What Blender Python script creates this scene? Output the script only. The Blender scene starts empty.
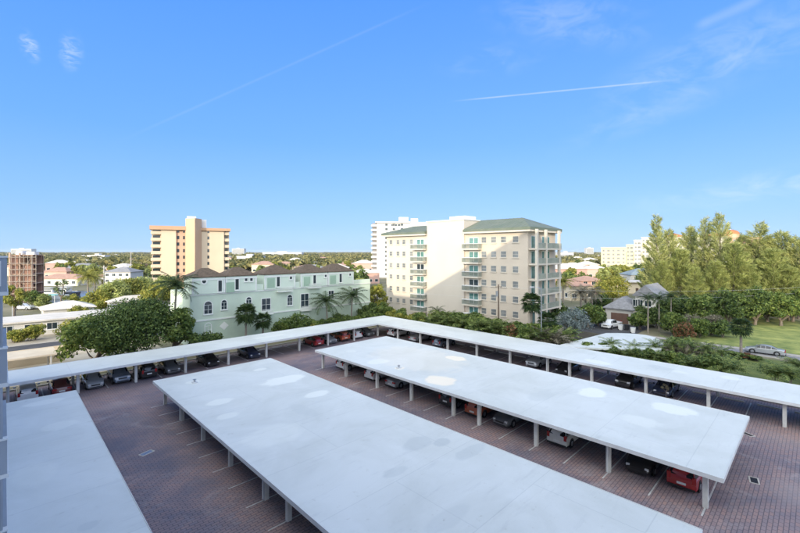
import bpy, math, random
import numpy as np
from mathutils import Vector, Matrix
R = math.radians
C = bpy.context.scene.collection
H, F, HY, CX = 16.0, 407.5, 251.5, 400.0      # eye height, focal length and horizon of the 800 px photograph
YAW = R(45.7)                                  # x runs along the car park towards the right, y towards the left
SA, CA = math.sin(YAW), math.cos(YAW)
def world(x, d): return x*SA + d*CA, -x*CA + d*SA      # x to the right of the lens axis, d in front of it
def ground(px, py, z=0.0):                     # where a sight line meets the level z
    d = (H - z) * F / (py - HY); return world((px - CX) / F * d, d)
def at(px, d): return world((px - CX) / F * d, d)
def zat(py, d): return H - (py - HY) * d / F
def on_v(px, v):                               # u where the column px meets the plane y = v
    r = (px - CX) / F; d = v / (SA - r*CA); return d * (r*SA + CA)
def on_u(px, u):
    r = (px - CX) / F; d = u / (CA + r*SA); return d * (SA - r*CA)
def depth(u, v): return u*CA + v*SA

# ---------------------------------------------------------------- materials
def nodes(m):
    m.use_nodes = True
    nt = m.node_tree; nt.nodes.clear(); return nt
def new(nt, t, **kw):
    n = nt.nodes.new(t)
    for k, v in kw.items():
        if k in n.inputs.keys(): n.inputs[k].default_value = v
        else: setattr(n, k, v)
    return n
MATS = {}
def mat(name, col, rough=.8, var=.12, scale=1.5, bump=0.0, bscale=20, metal=0.0, spec=.4, col2=None, coat=0.0, detail=5):
    if name in MATS: return MATS[name]
    m = bpy.data.materials.new(name); nt = nodes(m); L = nt.links.new
    out = new(nt, 'ShaderNodeOutputMaterial'); b = new(nt, 'ShaderNodeBsdfPrincipled')
    b.inputs['Roughness'].default_value = rough; b.inputs['Metallic'].default_value = metal
    b.inputs['Specular IOR Level'].default_value = spec; b.inputs['Coat Weight'].default_value = coat
    tc = new(nt, 'ShaderNodeTexCoord')
    no = new(nt, 'ShaderNodeTexNoise', Scale=scale, Detail=detail, Roughness=.6)
    L(tc.outputs['Object'], no.inputs['Vector'])
    rp = new(nt, 'ShaderNodeValToRGB')
    c2 = col2 if col2 else tuple(min(1, c * (1 + var)) for c in col)
    c1 = col if col2 else tuple(c * (1 - var) for c in col)
    rp.color_ramp.elements[0].position = .32; rp.color_ramp.elements[1].position = .68
    rp.color_ramp.elements[0].color = (*c1, 1); rp.color_ramp.elements[1].color = (*c2, 1)
    L(no.outputs['Fac'], rp.inputs['Fac']); L(rp.outputs['Color'], b.inputs['Base Color'])
    if bump:
        n2 = new(nt, 'ShaderNodeTexNoise', Scale=bscale, Detail=4); L(tc.outputs['Object'], n2.inputs['Vector'])
        bp = new(nt, 'ShaderNodeBump', Strength=bump, Distance=.05); L(n2.outputs['Fac'], bp.inputs['Height'])
        L(bp.outputs['Normal'], b.inputs['Normal'])
    L(b.outputs['BSDF'], out.inputs['Surface'])
    MATS[name] = m; return m
def leafmat(name, c1, c2, scale=.6, trans=.35, rand=.30):
    if name in MATS: return MATS[name]
    m = bpy.data.materials.new(name); nt = nodes(m); L = nt.links.new
    out = new(nt, 'ShaderNodeOutputMaterial'); tc = new(nt, 'ShaderNodeTexCoord')
    no = new(nt, 'ShaderNodeTexNoise', Scale=scale, Detail=6, Roughness=.75); L(tc.outputs['Object'], no.inputs['Vector'])
    rp = new(nt, 'ShaderNodeValToRGB')
    rp.color_ramp.elements[0].position = .36; rp.color_ramp.elements[1].position = .64
    rp.color_ramp.elements[0].color = (*c1, 1); rp.color_ramp.elements[1].color = (*c2, 1)
    ge = new(nt, 'ShaderNodeNewGeometry'); ma = new(nt, 'ShaderNodeMath', operation='MULTIPLY_ADD'); ma.inputs[1].default_value = rand
    L(ge.outputs['Random Per Island'], ma.inputs[0]); ma2 = new(nt, 'ShaderNodeMath', operation='SUBTRACT'); L(no.outputs['Fac'], ma2.inputs[0]); ma2.inputs[1].default_value = rand/2
    L(ma2.outputs[0], ma.inputs[2]); L(ma.outputs[0], rp.inputs['Fac'])
    d = new(nt, 'ShaderNodeBsdfPrincipled', Roughness=.55); d.inputs['Specular IOR Level'].default_value = .3
    t = new(nt, 'ShaderNodeBsdfTranslucent'); mx = new(nt, 'ShaderNodeMixShader', Fac=trans)
    L(rp.outputs['Color'], d.inputs['Base Color']); L(rp.outputs['Color'], t.inputs['Color'])
    L(d.outputs[0], mx.inputs[1]); L(t.outputs[0], mx.inputs[2]); L(mx.outputs[0], out.inputs['Surface'])
    MATS[name] = m; return m

def blot_mask(nt, L, vec, spots, soft=.25, wob=.35):
    """sum of irregular ellipses (x, y, rx, ry, weight) -> one value socket"""
    nz = new(nt, 'ShaderNodeTexNoise', Scale=.9, Detail=3); L(vec, nz.inputs['Vector'])
    total = None
    for (x, y, rx, ry, w) in spots:
        mp = new(nt, 'ShaderNodeVectorMath', operation='SUBTRACT'); L(vec, mp.inputs[0]); mp.inputs[1].default_value = (x, y, 0)
        ml = new(nt, 'ShaderNodeVectorMath', operation='MULTIPLY'); L(mp.outputs[0], ml.inputs[0]); ml.inputs[1].default_value = (1 / rx, 1 / ry, 0)
        ln = new(nt, 'ShaderNodeVectorMath', operation='LENGTH'); L(ml.outputs[0], ln.inputs[0])
        ad = new(nt, 'ShaderNodeMath', operation='MULTIPLY_ADD'); L(nz.outputs['Fac'], ad.inputs[0]); ad.inputs[1].default_value = wob * 2; L(ln.outputs['Value'], ad.inputs[2])
        mr = new(nt, 'ShaderNodeMapRange'); L(ad.outputs[0], mr.inputs['Value'])
        mr.inputs['From Min'].default_value = 1 + wob; mr.inputs['From Max'].default_value = 1 + wob - soft
        mr.inputs['To Min'].default_value = 0; mr.inputs['To Max'].default_value = w
        if total is None: total = mr.outputs[0]
        else:
            a = new(nt, 'ShaderNodeMath', operation='MAXIMUM'); L(total, a.inputs[0]); L(mr.outputs[0], a.inputs[1]); total = a.outputs[0]
    return total

def roof_mat(name, white, cream, dark, seed=0):
    """white elastomeric coating: faint seams, streaks, ponding stains and brighter re-coated patches, plus cream painted for reflected sun"""
    m = bpy.data.materials.new(name); nt = nodes(m); L = nt.links.new
    out = new(nt, 'ShaderNodeOutputMaterial'); b = new(nt, 'ShaderNodeBsdfPrincipled', Roughness=.55)
    b.inputs['Specular IOR Level'].default_value = .35
    g = new(nt, 'ShaderNodeNewGeometry'); pos = g.outputs['Position']
    n1 = new(nt, 'ShaderNodeTexNoise', Scale=.18, Detail=7, Roughness=.65, Distortion=.6); L(pos, n1.inputs['Vector'])
    r1 = new(nt, 'ShaderNodeValToRGB'); e = r1.color_ramp.elements
    e[0].position = .3; e[0].color = (.56, .585, .555, 1); e[1].position = .62; e[1].color = (.66, .685, .665, 1)
    L(n1.outputs['Fac'], r1.inputs['Fac'])
    # streaky dirt
    mp = new(nt, 'ShaderNodeMapping'); mp.inputs['Scale'].default_value = (.25, 1.6, 1); mp.inputs['Rotation'].default_value = (0, 0, seed)
    L(pos, mp.inputs['Vector'])
    n2 = new(nt, 'ShaderNodeTexNoise', Scale=1.3, Detail=8, Roughness=.7); L(mp.outputs[0], n2.inputs['Vector'])
    r2 = new(nt, 'ShaderNodeValToRGB'); e = r2.color_ramp.elements
    e[0].position = .56; e[0].color = (0, 0, 0, 1); e[1].position = .74; e[1].color = (.34, .34, .34, 1)
    L(n2.outputs['Fac'], r2.inputs['Fac'])
    mx = new(nt, 'ShaderNodeMix', data_type='RGBA'); L(r2.outputs['Color'], mx.inputs['Factor']); L(r1.outputs['Color'], mx.inputs['A']); mx.inputs['B'].default_value = (.40, .42, .43, 1)
    # sheet seams
    bk = new(nt, 'ShaderNodeTexBrick', offset=.5); bk.inputs['Scale'].default_value = 1; bk.inputs['Brick Width'].default_value = 11; bk.inputs['Row Height'].default_value = 5.75
    bk.inputs['Mortar Size'].default_value = .03; bk.inputs['Color1'].default_value = (1, 1, 1, 1); bk.inputs['Color2'].default_value = (.975, .98, .985, 1); bk.inputs['Mortar'].default_value = (.88, .89, .9, 1)
    L(pos, bk.inputs['Vector'])
    mu = new(nt, 'ShaderNodeMix', data_type='RGBA', blend_type='MULTIPLY', ); mu.inputs['Factor'].default_value = 1
    L(mx.outputs['Result'], mu.inputs['A']); L(bk.outputs['Color'], mu.inputs['B'])
    cur = mu.outputs['Result']
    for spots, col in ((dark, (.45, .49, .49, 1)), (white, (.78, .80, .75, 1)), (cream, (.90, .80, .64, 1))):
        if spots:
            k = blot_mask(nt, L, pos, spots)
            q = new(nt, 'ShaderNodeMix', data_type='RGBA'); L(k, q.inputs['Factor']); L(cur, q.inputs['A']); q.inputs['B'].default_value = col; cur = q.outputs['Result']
    # dark specks
    vo = new(nt, 'ShaderNodeTexVoronoi', Scale=.35); L(pos, vo.inputs['Vector'])
    sv = new(nt, 'ShaderNodeTexNoise', Scale=2.2, Detail=9, Roughness=.8); L(pos, sv.inputs['Vector'])
    r4 = new(nt, 'ShaderNodeValToRGB'); e = r4.color_ramp.elements; e[0].position = .60; e[0].color = (1,1,1,1); e[1].position = .72; e[1].color = (.72,.70,.66,1); L(sv.outputs['Fac'], r4.inputs['Fac'])
    m4 = new(nt, 'ShaderNodeMix', data_type='RGBA', blend_type='MULTIPLY'); m4.inputs['Factor'].default_value = 1; L(cur, m4.inputs['A']); L(r4.outputs['Color'], m4.inputs['B'])
    L(m4.outputs['Result'], b.inputs['Base Color'])
    bp = new(nt, 'ShaderNodeBump', Strength=.12, Distance=.05); L(n2.outputs['Fac'], bp.inputs['Height']); L(bp.outputs[0], b.inputs['Normal'])
    L(b.outputs[0], out.inputs['Surface']); MATS[name] = m; return m

# ---------------------------------------------------------------- mesh building
ABS = {}
def root_of(o):
    while o.parent: o = o.parent
    return o
class MB:
    def __init__(s): s.v = []; s.f = []
    def add(s, vs, fs):
        n = len(s.v); s.v += [tuple(p) for p in vs]; s.f += [tuple(i + n for i in f) for f in fs]; return s
    def box(s, x0, y0, z0, x1, y1, z1):
        if x0 > x1: x0, x1 = x1, x0
        if y0 > y1: y0, y1 = y1, y0
        return s.add([(x0,y0,z0),(x1,y0,z0),(x1,y1,z0),(x0,y1,z0),(x0,y0,z1),(x1,y0,z1),(x1,y1,z1),(x0,y1,z1)],
              [(0,3,2,1),(4,5,6,7),(0,1,5,4),(1,2,6,5),(2,3,7,6),(3,0,4,7)])
    def prism(s, poly, z0, z1):                 # poly: counter-clockwise list of (x, y)
        n = len(poly)
        return s.add([(x, y, z0) for x, y in poly] + [(x, y, z1) for x, y in poly],
              [tuple(reversed(range(n))), tuple(range(n, 2 * n))] + [(i, (i + 1) % n, n + (i + 1) % n, n + i) for i in range(n)])
    def obb(s, c, ax, ay, az, hx, hy, hz):      # oriented box
        c, ax, ay, az = Vector(c), Vector(ax), Vector(ay), Vector(az); vs = []
        for k in (-1, 1):
            for i, j in ((-1,-1),(1,-1),(1,1),(-1,1)): vs.append(c + ax*hx*i + ay*hy*j + az*hz*k)
        return s.add(vs, [(0,3,2,1),(4,5,6,7),(0,1,5,4),(1,2,6,5),(2,3,7,6),(3,0,4,7)])
    def tube(s, pts, rad, n=8, cap=True):
        pts = [Vector(p) for p in pts]
        if not hasattr(rad, '__len__'): rad = [rad] * len(pts)
        vs = []; fs = []
        for i, p in enumerate(pts):
            t = (pts[min(i+1, len(pts)-1)] - pts[max(i-1, 0)]).normalized()
            a = t.cross(Vector((0,0,1)));
            if a.length < .01: a = Vector((1,0,0))
            a.normalize(); b = t.cross(a)
            for k in range(n):
                q = 2*math.pi*k/n; vs.append(p + (a*math.cos(q) + b*math.sin(q)) * rad[i])
            if i:
                for k in range(n): fs.append(((i-1)*n+k, (i-1)*n+(k+1)%n, i*n+(k+1)%n, i*n+k))
        if cap: fs += [tuple(range(n)), tuple(reversed(range((len(pts)-1)*n, len(pts)*n)))]
        return s.add(vs, fs)
    def hip(s, x0, y0, x1, y1, z, h, along=None, gable=False, over=.4, thick=.15):
        x0 -= over; y0 -= over; x1 += over; y1 += over
        w, d = x1-x0, y1-y0; ax = along or ('x' if w >= d else 'y')
        ins = 0 if gable else min(w, d) / 2
        if ax == 'x': r = [(x0+ins, (y0+y1)/2, z+h), (x1-ins, (y0+y1)/2, z+h)]
        else: r = [((x0+x1)/2, y0+ins, z+h), ((x0+x1)/2, y1-ins, z+h)]
        s.box(x0, y0, z-thick, x1, y1, z)
        b = [(x0,y0,z+.003),(x1,y0,z+.003),(x1,y1,z+.003),(x0,y1,z+.003)]
        if ax == 'x': f = [(0,1,5,4),(1,2,5),(2,3,4,5),(3,0,4)]
        else: f = [(0,1,4),(1,2,5,4),(2,3,5),(3,0,4,5)]
        return s.add(b + r, f)
    def build(s, name, m, parent=None, smooth=False):
        me = bpy.data.meshes.new(name)
        vs = s.v
        if parent is not None:
            off = ABS.get(root_of(parent).name)
            if off: vs = [(p[0]-off[0], p[1]-off[1], p[2]-off[2]) for p in vs]
        me.from_pydata(vs, [], s.f); me.materials.append(m)
        if smooth:
            for p in me.polygons: p.use_smooth = True
            me.set_sharp_from_angle(angle=R(38))
        me.update()
        o = bpy.data.objects.new(name, me); C.objects.link(o)
        if parent is not None: o.parent = parent
        return o
def quads(name, V, m, parent=None, tri=False):   # V: (n, 4, 3) float array
    n, k = V.shape[0], V.shape[1]
    me = bpy.data.meshes.new(name); me.vertices.add(n*k); me.vertices.foreach_set('co', V.reshape(-1).astype(np.float32))
    me.loops.add(n*k); me.loops.foreach_set('vertex_index', np.arange(n*k, dtype=np.int32))
    me.polygons.add(n); me.polygons.foreach_set('loop_start', np.arange(0, n*k, k, dtype=np.int32))
    me.materials.append(m); me.update(calc_edges=True)
    o = bpy.data.objects.new(name, me); C.objects.link(o)
    if parent is not None: o.parent = parent
    return o
def thing(name, label, cat, loc=(0,0,0), rz=0, group=None, absolute=False):
    o = bpy.data.objects.new(name, None); o.empty_display_size = .3; C.objects.link(o)
    o.location = loc; o.rotation_euler = (0,0,rz); tag(o, label, cat, group)
    if absolute: ABS[o.name] = tuple(loc)
    return o
def tag(o, label=None, cat=None, group=None, kind=None):
    if label: o['label'] = label
    if cat: o['category'] = cat
    if group: o['group'] = group
    if kind: o['kind'] = kind
    return o
def struct(name, mb, m): return tag(mb.build(name, m), kind='structure')
def copy_tree(o, parent=None):
    c = o.copy(); C.objects.link(c)
    if parent is not None: c.parent = parent
    for ch in o.children: copy_tree(ch, c)
    return c
def place(first, proto, loc, rz=0, sc=1, label=None, group=None):
    o = proto if first else copy_tree(proto)
    o.location = loc; o.rotation_euler = (0,0,rz); o.scale = (sc,)*3 if not hasattr(sc, '__len__') else sc
    if label: o['label'] = label
    if group: o['group'] = group
    return o

# ---------------------------------------------------------------- window helper
def window(parent, c, n, w, h, fm, gm, fw=.08, arch=False, mull=1, sill=True, proud=.05, rows=1, name='window'):
    """framed window on a wall: c centre on the wall plane, n outward unit normal"""
    c = Vector(c); n = Vector((n[0], n[1], 0)).normalized(); t = Vector((-n.y, n.x, 0)); z = Vector((0,0,1))
    fr = MB(); pn = MB(); q = proud
    def bar(cx, cz, hw, hh): fr.obb(c + t*cx + z*cz + n*(q/2+.003), t, z, n, hw, hh, q/2)
    hw, hh = w/2, h/2
    if arch:
        rr = hw; hh2 = hh - rr/2
        pts = [(-hw, -hh)] + [(hw, -hh)] + [(rr*math.cos(a), hh-rr+rr*math.sin(a)) for a in [math.pi*k/8 for k in range(9)]]
        pn.add([c + t*x + z*y + n*.012 for x, y in pts], [tuple(range(len(pts)))])
        o2 = [(x*(1+fw/hw), (y - (hh-rr))*(1+fw/rr) + hh-rr) if y > hh-rr-.01 else (x*(1+fw/hw), y) for x, y in pts]
        vs = [c + t*x + z*y + n*q for x, y in pts] + [c + t*x + z*y + n*q for x, y in o2] + [c + t*x + z*y + n*.003 for x, y in o2] + [c + t*x + z*y + n*.003 for x, y in pts]
        k = len(pts)
        fs = []
        for i in range(1, k):
            j = (i+1) % k
            if i == 0: continue
            fs += [(i, i+k, j+k, j), (i+k, i+2*k, j+2*k, j+k), (i, j, j+3*k, i+3*k)]
        fr.add(vs, fs)
        bar(0, -hh - fw/2, hw+fw*1.4, fw/2)
        bar(0, -(rr)/2, .025, hh-rr/2); bar(0, hh-rr, hw, .025)
        if h > 2*w*.7: bar(0, -hh*.35, hw, .02)
    else:
        pn.add([c - t*hw - z*hh + n*.012, c + t*hw - z*hh + n*.012, c + t*hw + z*hh + n*.012, c - t*hw + z*hh + n*.012], [(0,1,2,3)])
        bar(0, hh+fw/2, hw+fw, fw/2); bar(0, -hh-fw/2, hw+fw, fw/2); bar(-hw-fw/2, 0, fw/2, hh); bar(hw+fw/2, 0, fw/2, hh)
        for k in range(1, mull+1): bar(-hw + w*k/(mull+1), 0, .025, hh)
        for k in range(1, rows): bar(0, -hh + h*k/rows, hw, .02)
    if sill: fr.obb(c - z*(hh+fw+.04) + n*.08, t, z, n, hw+fw+.05, .04, .08)
    f = fr.build(name, fm, parent); pn.build('pane', gm, f); return f
SUN_E, SKY_S, SKY_SAT, SKY_V, EXPO, CLOUD, HAZE = 2.8, .15, .8, .18, .46, 6.0, 0.00006
GLOW = 13.0
BLUE_K = 4.8
SKY_STOPS = [(0,(.34,.62,1.0)),(.06,(.24,.50,1.02)),(.25,(.12,.385,1.04)),(.53,(.07,.30,1.0)),(.72,(.34,.52,.95)),(1,(.80,.88,1.0))]
# ---------------------------------------------------------------- shared materials
M = {}
M['glassdark'] = mat('car_glass', (.012,.014,.017), .08, .05, 3, spec=.7)
M['pane'] = mat('window_glass', (.03,.045,.055), .1, .3, .8, spec=.7)
M['pane_green'] = mat('green_glass', (.10,.22,.20), .12, .25, .6, spec=.7)
M['tyre'] = mat('tyre_rubber', (.018,.018,.019), .85, .2, 8)
M['rim'] = mat('rim_metal', (.42,.43,.45), .3, .1, 8, metal=.8)
M['black_trim'] = mat('black_trim', (.02,.02,.021), .5, .1, 5)
M['lamp_red'] = mat('tail_lamp_red', (.32,.012,.012), .25, .1, 5, spec=.6)
M['lamp_clear'] = mat('head_lamp_clear', (.62,.64,.66), .12, .08, 5, spec=.8)
M['plate'] = mat('number_plate', (.68,.69,.66), .5, .08, 9)
M['white'] = mat('white_paint', (.76,.76,.74), .55, .06, 1.2)
M['trunk'] = mat('grey_bark', (.17,.14,.11), .9, .3, 3, bump=.5)
M['palm_trunk'] = mat('palm_bark', (.27,.235,.195), .9, .25, 4, bump=.5)
M['wood_pole'] = mat('weathered_pole_wood', (.17,.13,.095), .85, .25, 3, bump=.3)
M['concrete'] = mat('concrete', (.46,.44,.41), .85, .12, .9, bump=.15)
M['post'] = mat('post_paint', (.58,.575,.55), .7, .12, 1.4, bump=.1)
M['fascia'] = mat('fascia_paint', (.62,.63,.63), .6, .1, .8)
PAINT = {
 'white': (.74,.74,.73), 'pearl': (.62,.61,.57), 'silver': (.40,.42,.44), 'grey': (.16,.17,.18), 'black': (.012,.012,.014),
 'navy': (.02,.03,.07), 'dark_red': (.13,.012,.016), 'red': (.33,.016,.018), 'orange': (.42,.10,.04), 'blue_grey': (.18,.22,.28), 'beige': (.38,.33,.25)}
def paint(c): return mat('car_paint_' + c, PAINT[c], .28, .04, 2, metal=.25 if c in ('silver','grey','blue_grey','beige') else 0, spec=.6, coat=.6)

# ---------------------------------------------------------------- cars: x forward, y left, origin on the ground
# station: x, belt/hood height, roof height (or None), half width
CARS = {
 'sedan': dict(L=4.75, st=[(-2.37,.62,None,.72),(-2.28,.88,None,.84),(-1.85,.98,None,.89),(-1.45,.97,1.0,.9),(-.75,.94,1.36,.91),(-.1,.93,1.44,.915),(.45,.93,1.40,.915),(1.15,.94,.97,.9),(1.75,.84,None,.88),(2.2,.70,None,.8),(2.37,.55,None,.66)]),
 'hatch': dict(L=4.3, st=[(-2.1,.66,None,.76),(-2.08,.98,1.0,.84),(-1.82,.99,1.36,.87),(-1.3,.97,1.48,.89),(-.4,.95,1.54,.9),(.35,.94,1.49,.9),(1.1,.95,.99,.89),(1.65,.86,None,.86),(2.02,.72,None,.78),(2.15,.55,None,.64)]),
 'suv': dict(L=4.75, st=[(-2.36,.78,None,.82),(-2.33,1.08,1.1,.9),(-2.1,1.1,1.55,.92),(-1.6,1.08,1.68,.94),(-.5,1.06,1.74,.95),(.25,1.06,1.69,.95),(.95,1.08,1.13,.94),(1.6,1.02,None,.92),(2.15,.9,None,.86),(2.36,.62,None,.74)]),
 'pickup': dict(L=5.5, st=[(-2.75,.7,None,.9),(-2.7,1.12,None,.94),(-1.0,1.12,None,.96),(-.62,1.12,1.15,.96),(-.5,1.11,1.72,.96),(.3,1.1,1.8,.96),(.8,1.1,1.74,.96),(1.4,1.12,1.16,.95),(2.0,1.08,None,.93),(2.6,.96,None,.88),(2.74,.65,None,.76)]),
}
CAR_CACHE = {}
def make_car(kind, colour):
    sp = CARS[kind]; st = sp['st']; tall = kind in ('suv', 'pickup')
    root = thing(kind if kind in ('sedan','pickup') else 'parked_car', 'x', 'car')
    zb = .3 if tall else .2
    # body: half section of 7 points per station
    secs = []
    for (x, zl, zr, hw) in st:
        p = [(hw*.86, zb), (hw*.985, zb+.12), (hw, zb+.45*(zl-zb)), (hw*.975, zl-.07), (hw*.9, zl)]
        if zr is None: p += [(hw*.55, zl+.025), (0, zl+.035)]
        else:
            tw = .9 - .2*min(1, (zr-zl)/.5)
            p += [(hw*tw, max(zr-.05, zl+.01)), (0, zr+.02)]
        secs.append([(x, y, z) for y, z in p])
    vs = []; fs = []; k = 7
    for s in secs: vs += s + [(x, -y, z) for x, y, z in s[:-1]]
    n = 13
    order = list(range(7)) + [12, 11, 10, 9, 8, 7]      # left sill ... centre ... right sill
    for i in range(len(secs)-1):
        for a, b in zip(order, order[1:] + order[:1]):
            fs.append((i*n+a, (i+1)*n+a, (i+1)*n+b, i*n+b))
    fs.append(tuple(i for i in order)); fs.append(tuple((len(secs)-1)*n+i for i in reversed(order)))
    b = MB(); b.add(vs, fs); b.build('body', paint(colour), root, smooth=True)
    # glass set just proud of the body
    cab = [i for i, s in enumerate(st) if s[2] is not None]
    def P(i, j, side=1): x, y, z = secs[i][j]; return Vector((x, y*side, z))
    def pane(q, name, ins=.1, off=.012):
        c = sum(q, Vector()) / 4; nrm = (q[2]-q[0]).cross(q[3]-q[1]).normalized()
        if nrm.dot(c - Vector((0,0,.9))) < 0: nrm = -nrm
        g = MB(); g.add([p + (c-p)*ins + nrm*off for p in q], [(0,1,2,3)]); return g
    for side in (1, -1):
        g = MB()
        for a, c in zip(cab, cab[1:]):
            q = [P(a,4,side), P(c,4,side), P(c,5,side), P(a,5,side)]
            if (q[3]-q[0]).length < .12 and (q[2]-q[1]).length < .12: continue
            m = pane(q, '', .07); g.add(m.v, m.f)
        g.build('side_window', M['glassdark'], root)
    a, c = cab[-1], cab[-2]
    q = [P(a,5), P(a,5,-1), P(c,5,-1), P(c,5)]; q = [p.copy() for p in q]
    pane(q, 'w', .05).build('windscreen', M['glassdark'], root)
    a = cab[0]; c = cab[2] if kind != 'sedan' else cab[1]
    if kind in ('suv', 'hatch', 'pickup'): c = cab[1]
    q = [P(a,5), P(a,5,-1), P(c,5,-1), P(c,5)]
    pane(q, 'r', .06).build('rear_window', M['glassdark'], root)
    # wheels
    wr = .37 if tall else .33; L = sp['L']
    tw = MB(); tw.tube([(0,-.11,0),(0,-.08,0),(0,.08,0),(0,.11,0)], [wr-.03,wr,wr,wr-.03], 18)
    rm = MB(); rm.tube([(0,-.122,0),(0,-.112,0),(0,.112,0),(0,.122,0)], [wr*.55,wr*.62,wr*.62,wr*.55], 12)
    tme = rme = None
    for fx in (-L*.29, L*.31):
        for sy in (1, -1):
            if tme is None:
                w = tw.build('wheel', M['tyre'], root, smooth=True); r = rm.build('rim', M['rim'], w); tme, rme = w.data, r.data
            else:
                w = bpy.data.objects.new('wheel', tme); C.objects.link(w); w.parent = root
                r = bpy.data.objects.new('rim', rme); C.objects.link(r); r.parent = w
            w.location = (fx, sy*(st[4][3]-.09), wr)
            arch = MB(); arch.tube([(fx, sy*(st[4][3]-.03), wr+.02), (fx, sy*(st[4][3]+.006), wr+.02)], wr+.07, 16)
            arch.build('wheel_arch', M['black_trim'], root)
    x0, x1 = st[0][0], st[-1][0]; zt = st[1][1]; zf = st[-2][1]
    for sy in (1, -1):
        hb = MB()
        if tall or kind == 'hatch': hb.box(x0-.015, sy*.60, zt-.28, x0+.14, sy*.82, zt+.12)
        else: hb.box(x0-.02, sy*.44, zt-.19, x0+.16, sy*.83, zt-.02)
        hb.build('taillight', M['lamp_red'], root)
        hl = MB(); hl.box(x1-.22, sy*.48, zf-.16, x1-.03, sy*(st[-1][3]+.06), zf-.01); hl.build('headlight', M['lamp_clear'], root)
        mi = MB(); mx = st[cab[-1]][0]-.15; mi.box(mx-.09, sy*(st[4][3]), st[4][1]+.02, mx+.09, sy*(st[4][3]+.2), st[4][1]+.17); mi.build('wing_mirror', paint(colour), root)
    pb = MB(); pb.box(x0-.02, -.26, zb+.27 if not tall else zb+.32, x0+.02, .26, zb+.42 if not tall else zb+.47); pb.build('number_plate', M['plate'], root)
    bu = MB(); bu.box(x0-.05, -.78, zb+.02, x0+.2, .78, zb+.16); bu.build('rear_bumper', M['black_trim'], root)
    gr = MB(); gr.box(x1-.12, -.42, zf-.26, x1+.015, .42, zf-.12); gr.box(x1-.12,-.6,zb+.03,x1+.01,.6,zb+.14); gr.build('grille', M['black_trim'], root)
    return root
def car(kind, colour, x, y, heading, label, group=None, sub=None):
    key = (kind, colour)
    if key not in CAR_CACHE: CAR_CACHE[key] = make_car(kind, colour); o = CAR_CACHE[key]
    else: o = copy_tree(CAR_CACHE[key])
    if sub: o.name = sub
    o.location = (x, y, .008); o.rotation_euler = (0, 0, heading); o['label'] = label
    if group: o['group'] = group
    return o

# ---------------------------------------------------------------- foliage
def leaf_cloud(rng, centers, radii, n, size, flat=1.0, shell=.55, asp=.6):
    centers = np.asarray(centers, float); radii = np.asarray(radii, float)
    p = radii**2; p /= p.sum(); k = rng.choice(len(centers), n, p=p)
    d = rng.normal(size=(n,3)); d /= np.linalg.norm(d, axis=1)[:,None]
    r = radii[k] * (shell + (1-shell)*rng.random(n)**.6) * (1+.12*rng.normal(size=n))
    c = centers[k] + d * r[:,None] * np.array([1,1,flat])
    nrm = d + .8*rng.normal(size=(n,3)); nrm[:,2] += .5; nrm /= np.linalg.norm(nrm, axis=1)[:,None]
    t = np.cross(nrm, rng.normal(size=(n,3))); t /= np.linalg.norm(t, axis=1)[:,None]; b = np.cross(nrm, t)
    s = size * (.6 + .8*rng.random(n))[:,None]
    V = np.stack([c - t*s, c - b*s*asp, c + t*s, c + b*s*asp], 1)
    V += .12*size*rng.normal(size=V.shape)
    return V
def broadleaf(seed, rad, height, lm, n=5000, size=.28, trunk_r=.28, clumps=34, base=.32, squash=.8, name='tree', trunkm=None, label='x', cat='tree'):
    rng = np.random.default_rng(seed); rnd = random.Random(seed)
    root = thing(name, label, cat)
    zc = height*(base+1)/2; hz = height*(1-base)/2
    cs = []; rs = []
    for i in range(clumps):
        a = rnd.uniform(0, 2*math.pi); u = rnd.uniform(-.75, 1); q = math.sqrt(max(0, 1-u*u)) * rnd.uniform(.55, 1)
        f = rnd.uniform(.62, .92)
        cs.append((rad*f*q*math.cos(a), rad*f*q*math.sin(a), zc + hz*f*u*.9)); rs.append(rad*rnd.uniform(.2, .36))
    V = leaf_cloud(rng, cs, rs, n, size, squash)
    quads('crown', V, lm, root)
    tr = MB(); top = height*base*1.15
    bend = (rnd.uniform(-.3,.3), rnd.uniform(-.3,.3))
    tr.tube([(0,0,-.1),(bend[0]*.4,bend[1]*.4,top*.5),(bend[0],bend[1],top)], [trunk_r*1.2, trunk_r, trunk_r*.8], 8)
    for i in range(7):
        c = cs[rnd.randrange(len(cs))]
        mid = ((bend[0]+c[0])*.5, (bend[1]+c[1])*.5, (top+c[2])*.5 - .05*height)
        tr.tube([(bend[0], bend[1], top-.1), mid, c], [trunk_r*.6, trunk_r*.38, trunk_r*.12], 6)
    tr.build('trunk', trunkm or M['trunk'], root, smooth=True)
    return root
def frond_quads(out, base, az, el, length, width, nl, droop, rnd, drop=.22):
    """feather frond: rachis drooping under its own weight, leaflets on both sides"""
    p = Vector(base); e = el; seg = length/nl; prev = None
    for i in range(nl):
        f = i/(nl-1)
        dirv = Vector((math.cos(az)*math.cos(e), math.sin(az)*math.cos(e), math.sin(e)))
        q = p + dirv*seg
        side = Vector((-math.sin(az), math.cos(az), 0))
        out.append([p-side*.03, q-side*.03, q+side*.03, p+side*.03])
        w = width*math.sin(math.pi*(.12+.83*f))**.7*(.85+.3*rnd.random())
        for s in (1, -1):
            tip = p + side*s*w*.85 + dirv*w*.45 - Vector((0,0,w*(drop+.35*rnd.random())))
            ww = seg*.6
            out.append([p, p+dirv*ww, tip+dirv*ww*.5, tip])
        p = q; e -= droop*seg
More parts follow.
